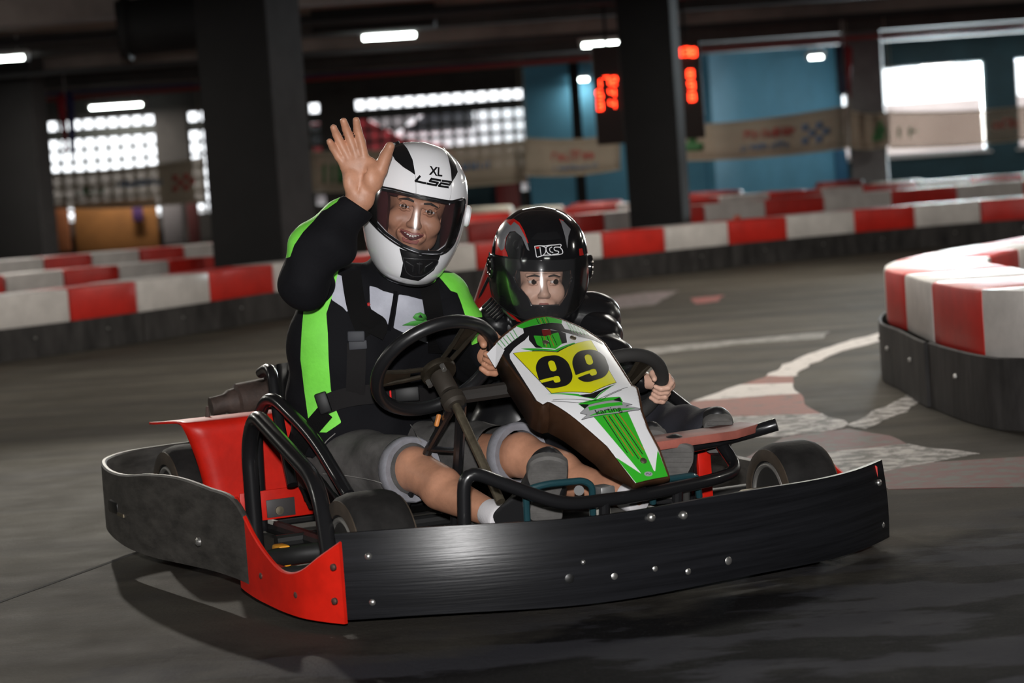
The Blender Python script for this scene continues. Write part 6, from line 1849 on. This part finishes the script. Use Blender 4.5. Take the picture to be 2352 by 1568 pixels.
def helmet_pads(root, C, R, sz, base, m, half, zlo, zhi, C0=None, s0=1.0):
    C0 = C if C0 is None else C0
    def inside(P):
        K = HPROF * s0; L = (P - C0) @ R; zz = np.clip(L[:, 2], K[0, 0], K[-1, 0] - .004)
        w, f, r = [np.interp(zz, K[:, 0], K[:, i]) for i in (1, 2, 3)]
        rho = np.hypot(L[:, 0] / w, L[:, 1] / np.where(L[:, 1] < 0, f, r)); k = np.minimum(1, .925 / np.maximum(rho, 1e-6))
        L[:, 0] *= k; L[:, 1] *= k; L[:, 2] = np.maximum(L[:, 2], K[0, 0] + .012)
        return L @ R.T + C0
    for sx in (-1, 1):
        S = Soft(C - .17, C + .17, .005)
        e = lambda p, r: S.ell(C + R @ (np.array(p) * sz), np.array(r) * sz, R, .02)
        e((sx * (half + .030), -.045, -.045), (.030, .075, .070)); e((sx * (half + .026), -.02, .02), (.026, .09, .06)); e((sx * .055, -.085, -.105), (.045, .035, .030))
        P, F = S.mesh(1); mk('cheek_pad', inside(P), F, m, root, sharp=180, base=base)
    S = Soft(C - .17, C + .17, .005)
    for x in (-.06, -.02, .02, .06): S.ell(C + R @ (np.array((x, -.088 + abs(x) * .5, zhi)) * sz), np.array((.035, .030, .026)) * sz, R, .02)
    P, F = S.mesh(1); mk('brow_pad', inside(P), F, m, root, sharp=180, base=base)
    S = Soft(C - .17, C + .17, .005)
    for x in (-.05, -.02, .02, .05): S.ell(C + R @ (np.array((x, -.128 + abs(x) * .3, zlo)) * sz), np.array((.035, .018, .022)) * sz, R, .02)
    P, F = S.mesh(1); mk('chin_pad', inside(P), F, m, root, sharp=180, base=base)
GR = (.016, .008)
def boxof(loc, inv, poly, pad=.012):
    a, b_ = poly.min(0) - pad, poly.max(0) + pad
    q = inv(np.array([a[0], b_[0], a[0], b_[0]]), np.array([a[1], a[1], b_[1], b_[1]]))
    return (max(-1.58, q[:, 0].min() - .05), min(1.58, q[:, 0].max() + .05), max(0, q[:, 1].min() - .02), min(1, q[:, 1].max() + .02))
def shell_with_port(S, loc, port, m, root, name='shell', off=0, thick=.006, res=(.022, .010), sub=()):
    uv, T = uvgrid(-PI, PI, .0, 1.0, *res)
    f = hfield(loc, port)(uv[:, 0], uv[:, 1])
    _, (v, t) = cut(uv, T, f)
    P = S(v) + surf_normal(S, v) * off
    o = mk(name, P, t, m, root, sharp=180)
    bm = bmesh.new(); bm.from_mesh(o.data); bmesh.ops.remove_doubles(bm, verts=bm.verts, dist=2e-4); bmesh.ops.recalc_face_normals(bm, faces=bm.faces); bm.to_mesh(o.data); bm.free()
    return o
def hdecal(S, loc, inv, poly, m, name, root, off=.0012, grow=0.0, res=(.008, .004), thick=0.0):
    return decal(S, hfield(loc, poly, grow), boxof(loc, inv, poly, .012 + grow), res, off, name, m, root, HF, thick, 180)
def hline(S, inv, pts, w, off, name, m, root, n=40):
    q = spline(pts, n); uv = inv(q[:, 0], q[:, 1])
    P = S(uv) + surf_normal(S, uv) * off * HF
    G().tube(P, w, 8).build(name, m, root)
def htext(S, inv, body, c, size, ang, m, name, root, shear=0.0, bold=0.0, sx=1.0, off=.0016):
    V, F = text2d(body, shear, bold)
    V = V * [size * sx, size]
    ca, sa = math.cos(ang), math.sin(ang)
    q = np.stack([V[:, 0] * ca - V[:, 1] * sa, V[:, 0] * sa + V[:, 1] * ca], 1) + c
    uv = inv(q[:, 0], q[:, 1])
    return mk(name, S(uv) + surf_normal(S, uv) * off * HF, F, m, root, sharp=0)

# ---- white helmet of the driver
M_HW = mat('white_gloss_shell', (.86, .86, .885), .18, coat=.6)
M_HK = mat('black_vent_plastic', (.010, .010, .011), .25, coat=.4)
M_LIN = mat('dark_red_lining', (.055, .008, .010), .8); M_LIK = mat('black_lining', (.010, .010, .011), .85)
HB = HC + HR @ np.array([0, 0, -.15])
hel = empty('helmet', k2w(HB), KA, 'white full-face helmet marked XL and LS2 on the waving driver', 'helmet')
HS, Hloc, Hinv = helmet_surface(1.0, HC, HR, HB)
HF = 1.0
_c = HC - HB
HF = 1.0 if float(((HS(np.array([[0.0, .5]]))[0] - _c) * surf_normal(HS, np.array([[0.0, .5]]))[0]).sum()) > 0 else -1.0
YF_ = 5.575 - .135
vis = hpoly([(868, 433), (905, 436), (951, 446), (1000, 457), (1036, 465), (1073, 467), (1066, 507), (1053, 549), (1040, 572), (1013, 586), (963, 581), (921, 565), (881, 538), (848, 503), (842, 482), (852, 457)], HC, HR, YF_)
cen_ = vis.mean(0)
port = cen_ + (vis - cen_) * .90
sh = shell_with_port(HS, Hloc, port, M_HW, hel); solid(sh, .006, -1)
sk2 = shell_with_port(lambda uv: (Hloc(uv) * .935) @ HR.T + HC - HB, Hloc, cen_ + (vis - cen_) * .96, M_LIK, hel, 'lining', 0)
helmet_pads(hel, HC, HR, 1.0, HB, M_LIN, .066, -.118, .072)
M_VIS = clear_mat('smoked_visor', (.93, .93, .94), .12, 1.30, haze=.007)
decal(HS, hfield(Hloc, vis), (-1.62, 1.62, .05, .9), (.012, .006), .0048, 'visor', M_VIS, hel, HF, .0016, 180)
hline(HS, Hinv, np.concatenate([vis, vis[:1]]), .0022, .005, 'visor_rim', M_HK, hel, 120)
_pf, _vf = hfield(Hloc, port, -.001), hfield(Hloc, vis, -.0015)
decal(HS, lambda t, s: np.maximum(_vf(t, s), -_pf(t, s)), (-1.62, 1.62, .05, .9), (.010, .005), .0012, 'port_gasket', M_HK, hel, HF, 0, 180)
vl = hpoly([(918, 322), (930, 330), (944, 350), (952, 372), (955, 404), (945, 397), (930, 388), (914, 374), (908, 360), (911, 338)], HC, HR, YF_)
hdecal(HS, Hloc, Hinv, vl, M_HK, 'top_vent', hel, .0030)
vr = hpoly([(1034, 352), (1046, 368), (1056, 388), (1060, 404), (1050, 415), (1041, 424), (1041, 395), (1039, 372)], HC, HR, YF_)
hdecal(HS, Hloc, Hinv, vr, M_HK, 'top_vent', hel, .0030)
cv = hpoly([(917, 568), (963, 584), (1012, 589), (998, 622), (963, 646), (922, 637), (926, 602)], HC, HR, YF_)
hdecal(HS, Hloc, Hinv, cv, M_HK, 'chin_vent', hel, .0030)
M_HG = mat('vent_grille', (.022, .022, .024), .4)
sd = hpoly([(926, 590), (1002, 598), (990, 622), (962, 634), (936, 624)], HC, HR, YF_)
hline(HS, Hinv, np.concatenate([sd, sd[:1]]), .0012, .0045, 'vent_outline', M_HG, hel, 60)
for a, b_ in (((932, 598), (948, 608)), ((948, 608), (948, 622)), ((962, 600), (962, 626)), ((992, 602), (975, 612)), ((975, 612), (974, 622)), ((956, 603), (968, 604))):
    q = hpoly([a, ((a[0] + b_[0]) / 2, (a[1] + b_[1]) / 2), b_], HC, HR, YF_); hline(HS, Hinv, q, .0013, .0042, 'vent_bar', M_HG, hel, 10)
tx = hpoly([(1004, 397), (998, 420), (955, 411), (1040, 430)], HC, HR, YF_)
ang = math.atan2(tx[3, 1] - tx[2, 1], tx[3, 0] - tx[2, 0])
htext(HS, Hinv, 'XL', tx[0], .026, ang * .6, M_HK, 'size_lettering', hel, bold=.03)
# LS2 in wide slanted strokes
ux = (tx[3] - tx[2]) / np.linalg.norm(tx[3] - tx[2]); uy = np.array([-ux[1], ux[0]])
def stroke(pts, w=.0048):
    q = np.array([tx[1] + ux * (a + b_ * .42) + uy * b_ for a, b_ in pts])
    g = G()
    n = len(q); T = np.gradient(q, axis=0); T /= np.linalg.norm(T, axis=1)[:, None]; N_ = np.stack([-T[:, 1], T[:, 0]], 1)
    dn = []; 
    for i in range(n - 1):
        d = (q[i + 1] - q[i]); L = np.linalg.norm(d); d /= L; nn_ = np.array([-d[1], d[0]])
        a, b2 = q[i] - d * w * .35, q[i + 1] + d * w * .35
        c4 = np.array([a + nn_ * w / 2, b2 + nn_ * w / 2, b2 - nn_ * w / 2, a - nn_ * w / 2])
        uv = Hinv(c4[:, 0], c4[:, 1])
        g.add(HS(uv) + surf_normal(HS, uv) * .0014 * HF, [(0, 1, 2, 3)])
    mk('brand_lettering', np.concatenate(g.V), g.F, M_HK, hel, sharp=0)
stroke([(-.038, .0065), (-.041, -.0060), (-.018, -.0060)])
stroke([(.012, .0065), (-.010, .0065), (-.011, .0005), (.009, .0005), (.008, -.0060), (-.014, -.0060)])
stroke([(.017, .0065), (.040, .0065), (.039, .0005), (.017, .0005), (.015, -.0060), (.039, -.0060)])
# seams beside the forehead panel, hinge discs, chin edge trim
for pts in ([(955, 404), (955, 430), (954, 449)], [(1041, 424), (1040, 445), (1036, 462)]):
    hline(HS, Hinv, hpoly(pts, HC, HR, YF_), .0006, .0004, 'shell_seam', mat('grey_seam', (.35, .35, .36), .4), hel, 12)
lo_ = np.stack([np.linspace(-PI, PI, 80), np.full(80, .012)], 1)
G().tube(HS(lo_), .0045, 8).build('edge_trim', M_HK, hel)
for sx in (-1, 1):
    uv = np.array([[sx * 1.45, .44]]); c = HS(uv)[0]; nn = surf_normal(HS, uv)[0] * HF
    G().lathe([(.026, -.004), (.026, .006), (.022, .010), (.0005, .011)], c, nn, 28).build('visor_hinge', M_HW, hel)
for a in ((880, 322),):
    uv = np.array([[-1.9, .83]]); c = HS(uv)[0]; nn = surf_normal(HS, uv)[0] * HF
    G().lathe([(.016, -.002), (.015, .006), (.0005, .008)], c, nn, 20).build('rear_vent', M_HK, hel)

# ---- black helmet of the small rider
KC_ = CC + CR @ np.array([0, .01, .008])
CHB = KC_ + CR @ np.array([0, 0, -.14])
hk = empty('helmet', k2w(CHB), KA, 'black full-face helmet with grey and red flames on the child passenger', 'helmet')
CS, Cloc, Cinv = helmet_surface(.965, KC_, CR, CHB)
HF = 1.0 if float(((CS(np.array([[0.0, .5]]))[0] - (KC_ - CHB)) * surf_normal(CS, np.array([[0.0, .5]]))[0]).sum()) > 0 else -1.0
M_CK = mat('black_gloss_shell', (.008, .008, .009), .12, coat=.7)
YK = 5.72 - .13
cp_ = lambda L: hpoly([(1080 + x / 4.61, 460 + y / 4.61) for x, y in L], KC_, CR, YK)
port = hpoly([(1186, 622), (1316, 622), (1318, 640), (1306, 678), (1288, 702), (1222, 702), (1212, 682), (1192, 660), (1182, 640)], KC_, CR, YK)
sh = shell_with_port(CS, Cloc, port, M_CK, hk); solid(sh, .006, -1)
shell_with_port(lambda uv: (Cloc(uv) * .93) @ CR.T + KC_ - CHB, Cloc, port.mean(0) + (port - port.mean(0)) * 1.05, M_LIK, hk, 'lining', 0)
helmet_pads(hk, CC, CR, .90, CHB, M_LIK, .060, -.112, .058, KC_, .965)
kv = hpoly([(1133, 594), (1170, 596), (1245, 598), (1320, 597), (1357, 592), (1359, 640), (1352, 680), (1330, 712), (1290, 731), (1245, 737), (1200, 731), (1160, 712), (1138, 680), (1130, 640)], KC_, CR, YK)
M_VK = clear_mat('scratched_clear_visor', (.93, .93, .93), .10, 1.38, haze=.012)
decal(CS, hfield(Cloc, kv), (-1.62, 1.62, .02, .9), (.012, .006), .006, 'visor', M_VK, hk, HF, .0016, 180)
hline(CS, Cinv, np.concatenate([kv[5:], kv[:1]]), .0016, .006, 'visor_rim', M_HK, hk, 100)
M_FG = mat('flame_grey', (.16, .16, .17), .2, coat=.5); M_FR = mat('flame_red', (.45, .015, .012), .2, coat=.5)
hdecal(CS, Cloc, Cinv, cp_([(305, 612), (318, 470), (365, 330), (430, 255), (505, 232), (552, 262), (590, 340), (630, 470), (560, 400), (505, 350), (450, 356), (412, 420), (392, 520), (420, 612)]), M_FR, 'red_flame', hk, .0009)
hdecal(CS, Cloc, Cinv, cp_([(330, 430), (372, 330), (430, 268), (465, 300), (502, 262), (545, 292), (605, 420), (634, 542), (612, 528), (560, 400), (500, 350), (450, 360), (410, 420), (388, 535), (360, 562), (336, 525)]), M_FG, 'grey_flame', hk, .0014)
hdecal(CS, Cloc, Cinv, cp_([(985, 235), (1020, 250), (1098, 335), (1062, 400), (1040, 525), (1022, 400)]), M_FG, 'grey_flame', hk, .0014)
hdecal(CS, Cloc, Cinv, cp_([(975, 225), (1030, 245), (1010, 260), (1005, 300)]), M_FR, 'red_flame', hk, .0010)
hdecal(CS, Cloc, Cinv, cp_([(1180, 540), (1225, 540), (1240, 612), (1185, 612)]), M_FR, 'red_flame', hk, .0010)
hdecal(CS, Cloc, Cinv, cp_([(650, 430), (720, 362), (930, 352), (985, 420), (900, 432), (740, 432)]), M_HK, 'brow_vent', hk, .0035)
# framed logo with three letters
lg = cp_([(686, 492), (700, 484), (960, 474), (970, 482), (984, 556), (962, 578), (800, 585), (704, 600), (694, 590)])
M_LW = mat('logo_white', (.75, .75, .77), .3)
for L in ([(688, 492), (715, 488), (742, 486), (800, 487), (850, 482), (905, 480), (960, 476), (973, 488), (962, 508), (984, 540), (976, 574), (880, 582), (790, 582), (735, 596), (705, 598), (696, 545), (688, 492)], [(742, 500), (746, 540), (752, 592)], [(762, 488), (800, 505), (802, 540), (790, 565), (766, 588)], [(852, 484), (812, 500), (808, 532), (822, 560), (858, 580)], [(962, 506), (905, 503), (892, 520), (905, 538), (938, 546), (940, 562), (920, 572), (872, 576)], [(870, 500), (846, 515), (850, 545), (880, 556)]):
    hline(CS, Cinv, cp_(L), .0011, .0010, 'logo_outline', M_LW, hk, len(L) * 8)
hdecal(CS, Cloc, Cinv, cp_([(700, 500), (735, 497), (732, 512), (718, 520), (704, 515)]), M_FR, 'logo_dot', hk, .0026, .0, (.004, .002))
lo_ = np.stack([np.linspace(-PI, PI, 80), np.full(80, .012)], 1)
G().tube(CS(lo_), .0045, 8).build('edge_trim', M_HK, hk)
for sx in (-1, 1):
    uv = np.array([[sx * 1.42, .46]]); c = CS(uv)[0]; nn = surf_normal(CS, uv)[0] * HF
    o = G().lathe([(.030, -.006), (.030, .006), (.026, .010), (.012, .011), (.0005, .011)], c, nn, 28).build('visor_hinge', M_CK, hk)
    for q in range(6):
        a = q * PI / 3; Rm = frame(nn)
        G().cyl(c + (Rm[:, 0] * math.cos(a) + Rm[:, 1] * math.sin(a)) * .019 + nn * .008, c + (Rm[:, 0] * math.cos(a) + Rm[:, 1] * math.sin(a)) * .019 + nn * .012, .004, n=8).build('hinge_stud', mat('chrome_stud', (.6, .55, .5), .2, metal=1), o)
# jaw flames on the picture's left of the black helmet
uvg = None
hdecal(CS, Cloc, Cinv, cp_([(225, 880), (240, 860), (330, 1060), (430, 1200), (520, 1290), (470, 1290), (340, 1180), (260, 1040)]), mat('jaw_green_grey', (.10, .16, .09), .2, coat=.5), 'jaw_flash', hk, .0012)
hdecal(CS, Cloc, Cinv, cp_([(400, 1190), (470, 1230), (560, 1300), (520, 1300), (430, 1230)]), M_FR, 'jaw_flash', hk, .0016)
